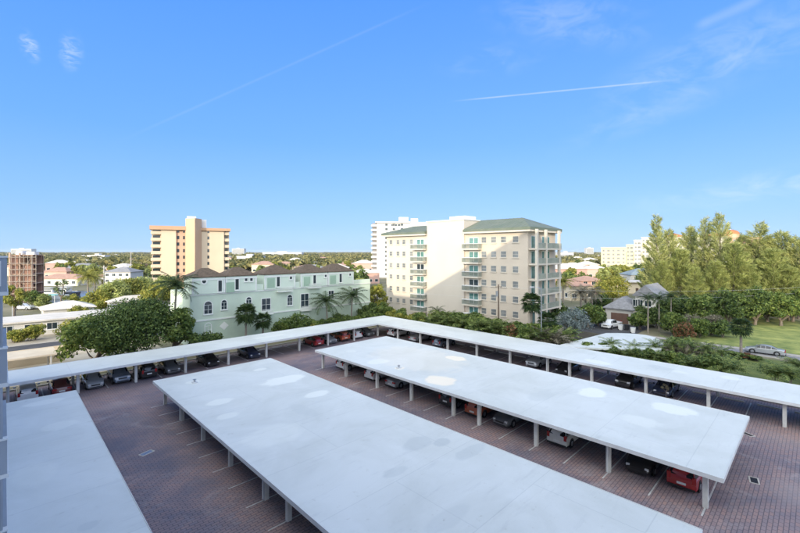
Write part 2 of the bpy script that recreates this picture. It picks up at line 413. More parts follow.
def palm(seed, h, flen, lm, nf=20, lean=(0,0), tr=.16, nl=15, label='x', name='coconut_palm', droop=.42, el=(-.35,1.25), cat='palm tree', width=.75):
    rnd = random.Random(seed); root = thing(name, label, cat)
    t = MB(); top = (lean[0], lean[1], h)
    t.tube([(0,0,-.1),(lean[0]*.25,lean[1]*.25,h*.35),(lean[0]*.6,lean[1]*.6,h*.7),top], [tr*1.5,tr,tr*.9,tr*.8], 9)
    t.build('trunk', M['palm_trunk'], root, smooth=True)
    out = []
    nf = int(nf*1.1); nl += 9
    for i in range(nf):
        az = i*2.399963 + rnd.uniform(-.2,.2); e = el[0] + (el[1]-el[0])*((i+.5)/nf)**.8
        frond_quads(out, top, az, e, flen*rnd.uniform(.85,1.1), flen*width*.25, nl, droop*rnd.uniform(.8,1.25)*(3.2/flen), rnd)
    quads('crown', np.array([[list(p) for p in q] for q in out]), lm, root)
    return root
def fan_palm(seed, h, r, lm, nf=34, label='x', name='fan_palm', tr=.17, cat='palm tree', boots=True):
    rnd = random.Random(seed); root = thing(name, label, cat); t = MB()
    t.tube([(0,0,-.1),(0,0,h*.5),(0,0,h)], [tr*1.3,tr,tr*1.1], 9); t.build('trunk', M['palm_trunk'], root, smooth=True)
    out = []
    for i in range(nf):
        az = i*2.39996; e = -1.0 + 2.2*((i+.5)/nf)
        d = Vector((math.cos(az)*math.cos(e), math.sin(az)*math.cos(e), math.sin(e)))
        s = d.cross(Vector((0,0,1))).normalized(); u = s.cross(d)
        p0 = Vector((0,0,h)); hub = p0 + d*r*.45*rnd.uniform(.8,1.1)
        out.append([p0-s*.02, hub-s*.02, hub+s*.02, p0+s*.02])
        L = r*.55
        for k in range(11):
            a = -1.5 + 3.0*k/10
            dd = (d*math.cos(a) + s*math.sin(a)); tip = hub + dd*L*rnd.uniform(.85,1.1) - Vector((0,0,L*.28)); pp = (s*math.cos(a) - d*math.sin(a))*.055*r
            mid = hub + dd*L*.55
            out.append([hub, mid-pp, tip, mid+pp])
    quads('crown', np.array([[list(p) for p in q] for q in out]), lm, root)
    return root
def casuarina(seed, h, rad, lm, n=11000, label='x'):
    rnd = random.Random(seed); rng = np.random.default_rng(seed); root = thing('pine_tree', label, 'tree')
    t = MB(); bx, by = rnd.uniform(-.6,.6), rnd.uniform(-.6,.6)
    t.tube([(0,0,-.1),(bx*.5,by*.5,h*.4),(bx,by,h*.75),(bx*1.2,by*1.2,h*.96)], [.32,.24,.12,.03], 8)
    A = []; B = []
    nb = 84
    for i in range(nb):
        f = .10 + .89*(i/nb)**.85; z = h*f; az = i*2.4 + rnd.uniform(-.5,.5)
        ln = rad*1.1*(1.04-f)**.78*rnd.uniform(.45,1.15)*(1 if f > .2 else .7); up = rnd.uniform(.55,1.25)
        p0 = Vector((bx*f,by*f,z)); p1 = p0 + Vector((math.cos(az)*ln, math.sin(az)*ln, ln*up))
        if i % 3 == 0: t.tube([p0, (p0+p1)/2 + Vector((0,0,.1*ln)), p1], [.07*(1.2-f), .04, .015], 5)
        A.append(p0 + (p1-p0)*.12); B.append(p1)
    t.build('trunk', M['trunk'], root, smooth=True)
    A = np.array([list(a) for a in A]); B = np.array([list(a) for a in B])
    ln = np.linalg.norm(B-A, axis=1); pr = ln/ln.sum(); k = rng.choice(nb, n, p=pr)
    s = rng.random(n)[:,None]**.7
    c = A[k] + (B[k]-A[k])*s + rng.normal(size=(n,3))*.30*(1.3-s*.85)
    d = rng.normal(size=(n,3))*.32; d += (B[k]-A[k])/ln[k][:,None]*.9; d[:,2] += .1; d /= np.linalg.norm(d, axis=1)[:,None]
    L = (.5 + .8*rng.random(n))[:,None]; w = np.cross(d, rng.normal(size=(n,3))); w /= np.linalg.norm(w, axis=1)[:,None]
    w = w*.05
    droop = np.zeros((n,3)); droop[:,2] = -.12
    V = np.stack([c - w*.5, c + d*L*.5 - w, c + d*L + droop, c + d*L*.5 + w], 1)
    quads('crown', V, lm, root)
    return root
def shrub(seed, rad, h, lm, n=1200, size=.14, label='x', name='shrub', cat='shrub'):
    rng = np.random.default_rng(seed); rnd = random.Random(seed); root = thing(name, label, cat)
    cs = [(rad*.6*rnd.uniform(-1,1), rad*.6*rnd.uniform(-1,1), h*rnd.uniform(.25,.78)) for _ in range(12)]
    V = leaf_cloud(rng, cs, [rad*rnd.uniform(.3,.5) for _ in cs], n, size, .8)
    V[:,:,2] = np.maximum(V[:,:,2], .02)
    quads('foliage', V, lm, root)
    t = MB()
    for c in cs[:5]: t.tube([(c[0]*.2,c[1]*.2,-.05),(c[0]*.6,c[1]*.6,c[2]*.6),c], [.05,.035,.015], 5)
    t.build('stem', M['trunk'], root); return root
def areca(seed, h, r, lm, nf=26, label='x', name='areca_palm', cat='palm tree'):
    rnd = random.Random(seed); root = thing(name, label, cat); out = []; t = MB()
    for s in range(5):
        bx, by = rnd.uniform(-.35,.35)*r*.5, rnd.uniform(-.35,.35)*r*.5; sh = h*rnd.uniform(.3,.5)
        t.tube([(bx*.5,by*.5,-.05),(bx,by,sh)], [.06,.045], 6)
        for i in range(nf//5):
            az = rnd.uniform(0, 6.28); frond_quads(out, (bx,by,sh), az, rnd.uniform(.5,1.4), r*rnd.uniform(1.0,1.45), r*.25, 16, .62/r*1.6, rnd, .15)
    t.build('stem', M['palm_trunk'], root)
    quads('crown', np.array([[list(p) for p in q] for q in out]), lm, root); return root
LM = {
 'dark': leafmat('leaf_dark_green', (.03,.065,.018), (.20,.27,.07), 1.2),
 'mid': leafmat('leaf_mid_green', (.055,.11,.024), (.24,.30,.07), .9),
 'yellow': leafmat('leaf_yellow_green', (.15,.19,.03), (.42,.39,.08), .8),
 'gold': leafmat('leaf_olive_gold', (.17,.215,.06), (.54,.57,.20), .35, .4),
 'pine': leafmat('needle_olive', (.19,.235,.07), (.72,.72,.30), .45, .45, .45),
 'palm': leafmat('frond_green', (.015,.038,.012), (.085,.125,.035), 1.5, .25),
 'palm_lit': leafmat('frond_sunlit', (.16,.19,.03), (.42,.38,.08), 1.5, .3),  # palm fronds with sunlight painted into the colour
 'areca': leafmat('frond_areca_green', (.04,.085,.02), (.26,.31,.09), 1.5, .3, .4),
 'dry': leafmat('frond_dry_grey', (.12,.11,.07), (.30,.27,.19), 1.5, .2),
 'bluegrey': leafmat('leaf_silver_blue', (.12,.16,.15), (.27,.32,.31), 1.5, .2),
 'croton': leafmat('leaf_croton', (.06,.09,.02), (.30,.13,.07), 2.2, .3, .5),
 'far': leafmat('leaf_far_canopy', (.085,.10,.035), (.36,.32,.12), .03, .35, .5),
}
# ================================================================ ground, roads, water
def sheet(name, poly, z, m):
    mb = MB(); mb.add([(x, y, z) for x, y in poly], [tuple(range(len(poly)))]); return struct(name, mb, m)
def rect(u0, v0, u1, v1): return [(u0,v0),(u1,v0),(u1,v1),(u0,v1)]
sheet('ground', rect(-7000,-7000,9000,9000), -.02, mat('ground_mixed', (.10,.105,.045), .95, .2, .06, col2=(.26,.23,.16), detail=9))

def paver_mat():
    m = bpy.data.materials.new('brick_pavers'); nt = nodes(m); L = nt.links.new
    out = new(nt, 'ShaderNodeOutputMaterial'); b = new(nt, 'ShaderNodeBsdfPrincipled', Roughness=.72)
    g = new(nt, 'ShaderNodeNewGeometry'); pos = g.outputs['Position']
    bk = new(nt, 'ShaderNodeTexBrick', offset=.5); L(pos, bk.inputs['Vector'])
    for k, v in (('Scale',1), ('Brick Width',.46), ('Row Height',.23), ('Mortar Size',.022), ('Mortar Smooth',.3), ('Bias',-.1)): bk.inputs[k].default_value = v
    bk.inputs['Color1'].default_value = (.28,.21,.205,1); bk.inputs['Color2'].default_value = (.225,.20,.22,1); bk.inputs['Mortar'].default_value = (.10,.09,.105,1)
    n1 = new(nt, 'ShaderNodeTexNoise', Scale=.11, Detail=8, Roughness=.68, Distortion=.4); L(pos, n1.inputs['Vector'])
    r1 = new(nt, 'ShaderNodeValToRGB'); e = r1.color_ramp.elements
    e[0].position=.38; e[0].color=(.58,.63,.76,1); e[1].position=.62; e[1].color=(1.25,1.1,1.03,1)
    L(n1.outputs['Fac'], r1.inputs['Fac'])
    mu = new(nt, 'ShaderNodeMix', data_type='RGBA', blend_type='MULTIPLY'); mu.inputs['Factor'].default_value = 1
    L(bk.outputs['Color'], mu.inputs['A']); L(r1.outputs['Color'], mu.inputs['B'])
    # pale worn sand areas
    n2 = new(nt, 'ShaderNodeTexNoise', Scale=.3, Detail=9, Roughness=.75, Distortion=1.2); L(pos, n2.inputs['Vector'])
    r2 = new(nt, 'ShaderNodeValToRGB'); e = r2.color_ramp.elements
    e[0].position=.54; e[0].color=(0,0,0,1); e[1].position=.76; e[1].color=(.6,.6,.6,1); L(n2.outputs['Fac'], r2.inputs['Fac'])
    mx = new(nt, 'ShaderNodeMix', data_type='RGBA'); L(r2.outputs['Color'], mx.inputs['Factor']); L(mu.outputs['Result'], mx.inputs['A']); mx.inputs['B'].default_value=(.40,.37,.37,1)
    # damp, oily patches of their own
    k = blot_mask(nt, L, pos, [(6.9,40.2,3.4,3.0,.62),(9.0,36.8,2.2,1.6,.45),(9.5,29.5,2.6,2.2,.35),(28.6,30,1.2,4,.3),(28.5,13,1.2,5,.3),(46.5,12,1.6,3,.3)], soft=.7)
    w = new(nt, 'ShaderNodeMix', data_type='RGBA'); L(k, w.inputs['Factor']); L(mx.outputs['Result'], w.inputs['A']); w.inputs['B'].default_value=(.075,.085,.13,1)
    k2 = blot_mask(nt, L, pos, [(8.2,50.8,3.2,1.6,.35),(37.5,1.0,3.0,1.8,.45),(47.2,1.5,2.6,3,.3),(8.4,45.5,2,2.4,.3)], soft=.8)
    w2 = new(nt, 'ShaderNodeMix', data_type='RGBA'); L(k2, w2.inputs['Factor']); L(w.outputs['Result'], w2.inputs['A']); w2.inputs['B'].default_value=(.30,.26,.26,1)
    L(w2.outputs['Result'], b.inputs['Base Color'])
    bp = new(nt, 'ShaderNodeBump', Strength=.3, Distance=.01); L(bk.outputs['Fac'], bp.inputs['Height']); bp.invert = True; L(bp.outputs[0], b.inputs['Normal'])
    L(b.outputs[0], out.inputs['Surface']); return m
sheet('parking_lot', rect(-1.9,-32,58.6,64.2), .004, paver_mat())
ASPH = mat('asphalt', (.055,.055,.06), .9, .2, .5, bump=.2, col2=(.085,.083,.085))
CONC = mat('pale_pavement', (.34,.31,.27), .9, .12, .4, col2=(.46,.43,.38))
GRASS = mat('lawn_grass', (.06,.10,.025), .95, .2, .5, bump=.8, bscale=9, col2=(.17,.19,.05))
sheet('lawn', rect(59.4,-60,81.6,13.5), .0, GRASS)
sheet('garden_bed', rect(58.9,13.5,83.0,66), .001, mat('mulch_soil', (.05,.042,.03), .95, .2, .8, col2=(.09,.08,.05)))
sheet('far_lawn', rect(88.4,-60,132,17.5), .0, mat('dry_lawn', (.09,.14,.035), .95, .2, .35, bump=.8, bscale=6, col2=(.32,.34,.10)))
sheet('road', rect(83.2,-70,86.6,24.5), .004, mat('old_road', (.22,.215,.22), .92, .1, .7, col2=(.30,.29,.29)))
sheet('driveway', [(83.2,24.5),(98.6,24.5),(97.4,34.5),(83.2,34.5)], .0045, ASPH)
sheet('pavement', rect(86.7,-70,88.2,24.4), .004, CONC)
kb = MB(); kb.box(83.03,-70,-.02,83.19,24.5,.10); kb.box(86.61,-70,-.02,86.69,24.4,.10); struct('road_kerb', kb, M['concrete'])
# left hand side: the sunlit street parallel to the car park
sheet('back_street', rect(-160,88.5,400,94.5), .004, ASPH)
sheet('sand_lot', rect(-60,66.4,19,88.3), .002, mat('sandy_concrete', (.40,.34,.25), .95, .15, .25, col2=(.56,.49,.38)))
sheet('forecourt', rect(-60,94.7,40,106), .003, mat('warm_forecourt', (.30,.26,.20), .95, .15, .3, col2=(.46,.41,.33)))
ck = MB(); ck.box(-60,88.31,-.02,19,88.47,.10); ck.box(-60,94.53,-.02,19,94.68,.10); struct('street_kerb', ck, M['concrete'])
wm = mat('canal_water', (.035,.07,.085), .12, .15, .05, bump=.15, bscale=.6, spec=.6)
sheet('canal', [ground(30,304), ground(98,301), ground(150,294), ground(150,288), ground(98,291.5), ground(36,289)], .01, wm)
sheet('far_canal', [ground(90,283.5), ground(160,284), ground(160,281.5), ground(90,281)], .012, wm)
LINE = mat('marking_paint', (.50,.50,.49), .8, .2, 2.5)
mk = MB()
Z = .0085
posts_A = [47.7,42.0,36.4,30.6,24.9,22.0,16.2,10.6,5.0]
posts_B = [47.4,42.1,36.1,30.5,24.8,21.8,16.2,10.6,4.9]
def line(x0, y0, x1, y1): mk.add([(x0,y0,Z),(x1,y0,Z),(x1,y1,Z),(x0,y1,Z)], [(0,1,2,3)])
def stall_lines(ps, ua, ub):
    ys = set()
    for a, b in zip(ps, ps[1:]):
        ys.add(a); ys.add(b)
        if a-b > 4: ys.add((a+b)/2)
    for y in ys: line(ua, y-.05, ub, y+.05)
stall_lines(posts_A, 10.9, 16.6); stall_lines(posts_A, 18.6, 24.4)
stall_lines(posts_B, 30.3, 36.0); stall_lines(posts_B, 38.0, 43.8)
cl_posts = [-5.3,.4,6.1,11.7,17.3,22.9,28.6,34.2,39.7,45.3,51.0]
for a, b in zip(cl_posts, cl_posts[1:]):
    for x in (a, (a+b)/2): line(x-.05, 58.1, x+.05, 63.3)
cr_posts = [52.9,47.4,41.4,35.8,30.2,24.7,21.8,19.1,13.3,7.7,2.1,-3.5,-9.2,-15]
for a, b in zip(cr_posts, cr_posts[1:]):
    for y in ((a, (a+b)/2) if a-b > 4 else (a,)): line(50.9, y-.05, 56.6, y+.05)
struct('parking_markings', mk, LINE)
# kerb round the back of the lot and clipped hedge strip
kb = MB(); kb.box(58.2,-32,-.02,58.4,64.6,.16); kb.box(-8,64.4,-.02,58.19,64.6,.16); struct('lot_kerb', kb, M['concrete'])

# ================================================================ carports
white_A = [(14.1,45.0,.8,.5,.5),(13.9,37.4,1.3,.8,.75),(13.2,33.7,1.0,.7,.5),(21.1,39.0,2.6,1.4,.9),(21.0,44.4,.9,.5,.6),(21.2,33.0,1.5,.8,.8),(14.2,27.9,2.6,1.8,.35)]
dark_A = [(20.9,19.6,1.4,.9,.4),(22.2,18.5,.8,.6,.6),(17.2,18,1.0,.5,.35),(16,13,1.8,.6,.25),(18.2,30.5,.8,1.9,.2),(22.6,16.3,2.0,.6,.4)]
white_B = [(32.9,37.6,1.5,1.2,.6),(40.3,14.9,1.7,1.3,.85),(41.0,8.7,1.4,1.9,.75),(36.2,9.9,1.2,1.6,.4),(33.6,43.9,.9,.8,.3)]
sun_glow_B = [(32.7,27.4,1.6,1.9,.85),(40.9,31.8,1.1,1.7,.8),(32.9,33.7,.7,.6,.6),(37.5,35.5,5.2,7.5,.22)]  # cream ellipses paint reflected sunlight, the widest its faint glow
white_C = [(51.9,18.7,.9,1.7,.6),(55.4,6.5,.9,1.1,.5),(54.1,10.7,.5,1.0,.35),(30.2,60.5,3.0,.7,.4),(51.5,-3,.7,1,.4)]
dark_C = [(54.5,12.8,1.0,1.6,.4),(55,44,1.2,3,.2),(20,60.8,3,.8,.25)]
white_L = [(2.7,48.2,1.6,.9,.5),(3.2,41.0,1.2,1.0,.35),(1.4,33,1.2,2,.25)]
RM = {'A': roof_mat('roof_coating_front', white_A, [], dark_A, .2), 'B': roof_mat('roof_coating_middle', white_B, sun_glow_B, [(36,18,2,1,.25),(34.8,40.5,.6,1.4,.3)], 1.1),
      'C': roof_mat('roof_coating_back', white_C, [], dark_C, 2.0), 'L': roof_mat('roof_coating_left', white_L, [], [(3,25,.5,.4,.3)], .7)}
def post(root, u, v, s=.28):
    p = MB(); h = s/2; p.box(u-h, v-h, -.01, u+h, v+h, 2.17); p.build('post', M['post'], root)
    b = MB(); b.box(u-h-.02, v-h-.02, -.01, u+h+.02, v+h+.02, .12); return b
def carport(label, poly, key, posts, beams, edge_h=.22, loc=None):
    cx = sum(p[0] for p in poly)/len(poly); cy = sum(p[1] for p in poly)/len(poly)
    root = thing('carport', label, 'carport', (cx, cy, 0), absolute=True, group='white roofed carports round the brick parking lot')
    r = MB(); r.prism(poly, 2.34, 2.55); r.build('roof', RM[key], root)
    # thin metal drip edge all round, standing just proud of the slab
    f = MB(); n = len(poly)
    for i in range(n):
        a = Vector((*poly[i], 0)); b = Vector((*poly[(i+1) % n], 0)); t = (b-a).normalized(); nn = Vector((t.y, -t.x, 0))
        c = (a+b)/2 + nn*.018 + Vector((0,0,2.44))
        f.obb(c, t, nn, (0,0,1), (b-a).length/2 + .0, .015, .135)
    f.build('drip_edge', M['fascia'], root)
    for i, (x0, y0, x1, y1) in enumerate(beams):
        bm = MB(); bm.box(x0, y0, 2.175, x1, y1, 2.337); bm.build('beam', M['post'], root)
    for i, (u, v) in enumerate(posts):
        post(root, u, v)
        if i % 3 == 1:
            d = MB(); sx = -.21 if key != 'C' or u > 50 else 0; sy = -.21 if sx == 0 else 0
            d.tube([(u+sx*1.1, v+sy*1.1, .1), (u+sx*1.1, v+sy*1.1, 2.33)], .05, 6); d.build('downpipe', M['fascia'], root)
    return root
carport('largest carport, its stained and patched white flat roof filling the lower middle of the picture', rect(11.2,3.9,24.2,48.2), 'A',
        [(12.2, v) for v in posts_A] + [(23.3, v) for v in posts_A], [(12.06,4.2,12.34,47.9),(23.16,4.2,23.44,47.9)])
carport('middle carport with painted-in sun patches on its long white roof, red hatchback under its corner', rect(30.5,3.9,43.6,47.8), 'B',
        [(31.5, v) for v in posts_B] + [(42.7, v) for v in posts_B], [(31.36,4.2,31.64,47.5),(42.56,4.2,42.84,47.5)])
carport('narrow L-shaped carport along the far two sides of the lot with parked cars beneath', [(50.2,-17),(57.3,-17),(57.3,63.6),(-9,63.6),(-9,57.3),(50.2,57.3)], 'C',
        [(u, 58.3) for u in cl_posts] + [(51.1, v) for v in cr_posts] + [(u, 62.9) for u in cl_posts[:-1:2]] + [(56.7, v) for v in cr_posts[1::2]],
        [(-8.8,58.17,50.96,58.43),(50.97,-16.8,51.23,58.43)])
carport('short carport at the lower left whose white roof runs out of the frame', rect(-1.6,-12,5.1,50.2), 'L',
        [(4.2, v) for v in (49.4,43.7,38,32.3,26.6,20.9,15.2)], [(4.06,-11.5,4.34,49.9)])

def roof_vent(u, v, label):
    r = thing('roof_vent', label, 'vent', (u, v, 2.552)); b = MB(); b.box(-.22,-.22,0,.22,.22,.12); b.build('curb', M['fascia'], r)
    b = MB(); b.tube([(0,0,.123),(0,0,.3)], .09, 10); b.tube([(0,0,.303),(0,0,.36)], .16, 10); b.build('vent_pipe', M['rim'], r)
roof_vent(32.7,33.7,'small vent on the middle carport roof left of its painted-in sun patches')
roof_vent(14.1,44.6,'small vent near the far left corner of the largest carport roof')
# wheel stops: a pale concrete bar at the head of each stall of the far arms
ws = None
def wheel_stop(u, v, along_v, i):
    global ws
    if ws is None:
        mb = MB(); mb.add([(-.9,-.09,0),(.9,-.09,0),(.9,.09,0),(-.9,.09,0),(-.87,-.05,.13),(.87,-.05,.13),(.87,.05,.13),(-.87,.05,.13)], [(0,3,2,1),(4,5,6,7),(0,1,5,4),(1,2,6,5),(2,3,7,6),(3,0,4,7)])
        ws = tag(mb.build('wheel_stop', M['post']), 'pale concrete wheel stop at the head of a stall under the L-shaped carport', 'wheel stop', 'wheel stops under the L-shaped carport'); o = ws
    else: o = ws.copy(); C.objects.link(o)
    o.location = (u, v, .006); o.rotation_euler = (0,0,R(90) if along_v else 0)
for i, (a, b) in enumerate(zip(cr_posts[:12], cr_posts[1:12])):
    if a-b > 4:
        for k in (.25,.75): wheel_stop(56.35, a+(b-a)*k, True, i)
    else: wheel_stop(56.35, (a+b)/2, True, i)
for i, (a, b) in enumerate(zip(cl_posts[1:], cl_posts[2:])):
    for k in (.25,.75): wheel_stop(a+(b-a)*k, 63.0, False, i)
# drains
def drain(u, v, rz, label):
    r = thing('storm_drain', label, 'drain', (u, v, .006), rz)
    f = MB(); f.box(-.5,-.28,0,.5,-.2,.02); f.box(-.5,.2,0,.5,.28,.02); f.box(-.5,-.195,0,-.42,.195,.02); f.box(.42,-.195,0,.5,.195,.02); f.build('frame', M['concrete'], r)
    g = MB()
    for k in range(9): g.box(-.38+.09*k, -.19, .002, -.33+.09*k, .19, .015)
    g.build('grate', M['rim'] if 'pale' in label else M['black_trim'], r)
drain(8.2,37.2,R(20),'pale metal storm drain grate beside the dark damp stain in the pavers')
drain(46.7,4.3,R(60),'small dark drain grate in the brick pavers by the far end of the middle carport')
drain(37.6,3.7-.6,R(10),'dark drain grate in the brick pavers beyond the near end post of the middle carport')

# ================================================================ vehicles
GB = 'cars parked under the middle carport'; GC = 'cars parked under the L-shaped carport'
E = 0.0; N = R(90); Wd = R(180); S = R(270)
for kind, col, v, hd, lab in [
    ('suv','white',44.8,E,'white suv parked first from the far corner under the middle carport'),
    ('hatch','white',38.8,E,'white hatchback beside the third post of the middle carport, rear to the lane'),
    ('sedan','silver',34.9,E,'silver sedan parked next to the white hatchback under the middle carport'),
    ('suv','black',26.6,E,'black suv two stalls beyond the orange car under the middle carport'),
    ('hatch','orange',23.3,E,'orange red hatchback squeezed between two close posts of the middle carport'),
    ('sedan','grey',20.2,Wd,'grey sedan with pale headlights facing the lane beside the orange red hatchback'),
    ('hatch','pearl',14.9,E,'pearl white hatchback parked alone, tail towards the brick lane'),
    ('sedan','black',9.0,Wd,'black sedan beside the red hatchback under the middle carport'),
    ('hatch','red',6.35,E,'bright red hatchback in the nearest stall of the middle carport'),
    ]: car(kind, col, 32.35 + CARS[kind]['L']/2, v, hd, lab, GB)
for kind, col, v, lab in [('suv','grey',45.0,'grey car half hidden under the far end of the largest carport'),
                          ('sedan','navy',33.4,'dark navy sedan deep in the shade of the largest carport')]:
    car(kind, col, 12.9 + CARS[kind]['L']/2, v, E, lab)
for kind, col, u, hd, lab in [
    ('hatch','white',1.95,N,'white hatchback at the left end, tail to the lane, its red taillights lit by daylight'),
    ('sedan','dark_red',4.75,N,'dark red sedan beside the white hatchback at the left end'),
    ('sedan','silver',7.75,S,'silver sedan parked between the dark red sedan and the first post'),
    ('suv','blue_grey',10.4,S,'blue grey suv just left of the second post on the left arm'),
    ('suv','black',13.2,N,'black suv immediately right of the second post on the left arm'),
    ('sedan','grey',16.0,S,'grey sedan beside the third post of the left arm'),
    ('sedan','black',21.0,S,'black sedan in the middle of the left arm, empty stalls on its left'),
    ('sedan','navy',27.0,S,'dark navy sedan parked before the hedge of the green townhouses'),
    ('hatch','red',38.2,N,'red hatchback below the twin coconut palms on the left arm'),
    ('sedan','silver',41.0,S,'silver sedan between the two red cars near the corner of the L'),
    ('suv','orange',43.7,N,'rusty orange suv near the corner of the L-shaped carport'),
    ('hatch','white',46.6,N,'white hatchback nearest the inner corner of the left arm'),
    ('sedan','grey',49.6,S,'grey sedan tucked into the corner bay of the L'),
    ]: car(kind, col, u, 58.45 + CARS[kind]['L']/2, hd, lab, GC)
for kind, col, v, hd, lab in [
    ('suv','white',55.6,E,'white suv just right of the corner post'),
    ('sedan','silver',50.0,E,'silver sedan in the second bay of the right arm'),
    ('hatch','blue_grey',44.4,E,'blue grey hatchback alone in the third bay of the right arm'),
    ('suv','silver',27.4,Wd,'silver suv left of the paired posts on the right arm'),
    ('sedan','black',23.2,Wd,'black sedan between the paired posts on the right arm'),
    ('suv','black',15.9,Wd,'large black suv right of the empty stalls on the right arm'),
    ('sedan','navy',12.0,Wd,'dark navy sedan behind the small bush in the right arm'),
    ('suv','white',-.1,Wd,'white suv cut by the right edge of the frame'),
    ]: car(kind, col, 51.7 + CARS[kind]['L']/2, v, hd, lab, GC)
car('pickup','white',91.5,30.2,Wd-R(8),'white pickup truck standing on the driveway before the brown garage door', sub='pickup_truck')
u, v = ground(765,353.5); car('sedan','silver',u-.2,v,N+R(2),'silver grey sedan parked along the road beyond the small lawn')

# ================================================================ the camera's own building
WALL = mat('own_wall_stucco', (.80,.78,.73), .85, .06, .3)
own = thing('condominium_block', 'grey white balcony tower grazing the left edge of the frame', 'building', (-10,0,0), absolute=True)
sil = [(-38,0),(59.9,0),(59.9,27.5),(46,27.5),(46,21.6),(34.6,21.6),(30.7,23.7),(6.2,36.3),(-9,36.3),(-9,32.4),(-38,32.4)]  # unseen roofline, stepped and sloped to shape the cast shade
b = MB(); n = len(sil)
b.add([(-2.0,y,z) for y,z in sil] + [(-16,y,z) for y,z in sil], [tuple(range(n)), tuple(reversed(range(n,2*n)))] + [(i, i+n, (i+1)%n+n, (i+1)%n) for i in range(n)])
b.build('wall', WALL, own)
GREYP = mat('balcony_grey_paint', (.36,.39,.43), .6, .08, .8, bump=.05)
V0 = 18.05; UE = .11
for k in range(6):
    zf = 14.72 - 2.9*k
    if zf < .2: continue
    s = MB(); s.box(-1.99, V0-.03, zf-.12, UE+.03, V0+5, zf); s.build('balcony_slab', M['white'], own)
    w = MB(); w.box(-1.99, V0, zf+.003, UE, V0+.16, zf+1.08); w.box(UE-.12, V0+.163, zf+.003, UE, V0+4.9, zf+1.08); w.build('balcony_parapet', GREYP, own)
    h = MB(); h.box(-1.99, V0-.04, zf+1.083, UE+.02, V0+.2, zf+1.14); h.build('handrail', M['white'], own)
    if k: 
        c = MB(); c.box(-.9, V0, zf+1.143, UE-.10, V0+.14, zf+2.777); c.build('balcony_column', GREYP, own)
        t = MB(); t.box(UE-.34, V0-.03, zf+1.2, UE-.28, V0-.003, zf+2.7); t.box(UE-.2, V0-.03, zf+1.2, UE-.17, V0-.003, zf+2.7); t.build('shutter_rail', M['black_trim'] if k % 2 else M['white'], own)
lr = MB(); lr.box(UE-.2, V0-.06, 14.9, UE-.14, V0-.003, 15.7); lr.build('rain_pipe', M['white'], own)
for k in range(7):
    for j in range(8):
        y = -33 + j*11.5
        if (y < 28) or k < 6: window(own, (-2.0, y, 2.0+2.9*k), (1,0), 2.4, 1.5, M['white'], M['pane'], mull=1)
# ================================================================ green townhouses on the plane v = 73
MINT = mat('mint_stucco', (.57,.66,.53), .85, .05, .5, bump=.05); MINT2 = mat('mint_stucco_light', (.63,.72,.60), .85, .04, .5)
MINTD = mat('green_panel', (.33,.46,.34), .85, .06, .5)
ROOFB = mat('brown_roof_tile', (.13,.095,.065), .85, .3, 2.5, bump=.6, bscale=8)
TRIM = mat('cream_trim', (.74,.76,.71), .6, .04, 1)
MV = 73.0
tw = thing('townhouse_row', 'long mint green townhouse row with small brown hipped roofs behind the twin coconut palms', 'townhouses', (42,MV,0), absolute=True)
u0, u1 = on_v(190, MV), on_v(370, MV)
b = MB(); b.box(u0, MV, -.02, u1, MV+11, 8.9); b.build('wall', MINT, tw)
b = MB(); b.box(u0-.1, MV-.12, 4.15, u1+.1, MV-.003, 4.4); b.box(u0-.1, MV-.12, 8.55, u1+.1, MV-.003, 8.75); b.build('cornice', TRIM, tw)
b = MB(); b.box(u0-.02, MV-.015, -.02, u1, MV-.004, 4.14); b.build('ground_storey_band', MINTD if False else mat('mint_stucco_deep', (.48,.58,.46), .85, .06, .5), tw)
parap = MB(); parap.box(on_v(256,MV), MV-.02, 8.91, on_v(263.5,MV), MV+.2, 9.9); parap.box(on_v(295,MV), MV-.02, 8.91, on_v(299.8,MV), MV+.2, 9.9); parap.box(on_v(353,MV), MV-.02, 8.91, u1, MV+.2, 9.6); parap.build('roof_parapet', MINT2, tw)
for a, c, ap in ((191.5,224.6,208.7),(225.2,256,239),(263.8,294.6,279),(300,326.9,314),(327.4,352.8,340)):
    ua, uc = on_v(a, MV), on_v(c, MV)
    dp = (uc-ua)*.78; p = MB(); p.box(ua, MV-.25, 8.78, uc, MV-.25+dp, 11.55); f = p.build('pavilion', MINT2, tw)
    t = MB(); t.box(ua-.06, MV-.33, 11.1, uc+.06, MV-.26, 11.35); t.box(ua-.02, MV-.29, 8.8, ua+.25, MV-.253, 11.09); t.box(uc-.25, MV-.29, 8.8, uc+.02, MV-.253, 11.09); t.build('corner_trim', TRIM, f)
    r = MB(); r.hip(ua, MV-.25, uc, MV-.25+dp, 11.72, 1.4 if uc-ua < 6.3 else 1.6, over=.12, thick=.16); r.build('roof', ROOFB, tw)
def mwin(px, py, w, h, arch=False, pan=False, mull=0, rows=1, fw=.14, y=None):
    y = y or (MV-.25 if py < 294 else MV); u = on_v(px, y); window(tw, (u, y, zat(py, depth(u, y))), (0,-1), w, h, TRIM, M['pane'], fw=fw, arch=arch, mull=mull, rows=rows, proud=.09)
for px, py in ((220,286),(237,284.3),(278.2,281.5),(314.5,279.8),(340.5,277.8)): mwin(px, py, .62, 1.9)
for px, py in ((290.8,277.8),(325.6,275.9),(350,274.5),(251.3,279.5),(246,279.7)): mwin(px, py, .5, .5)
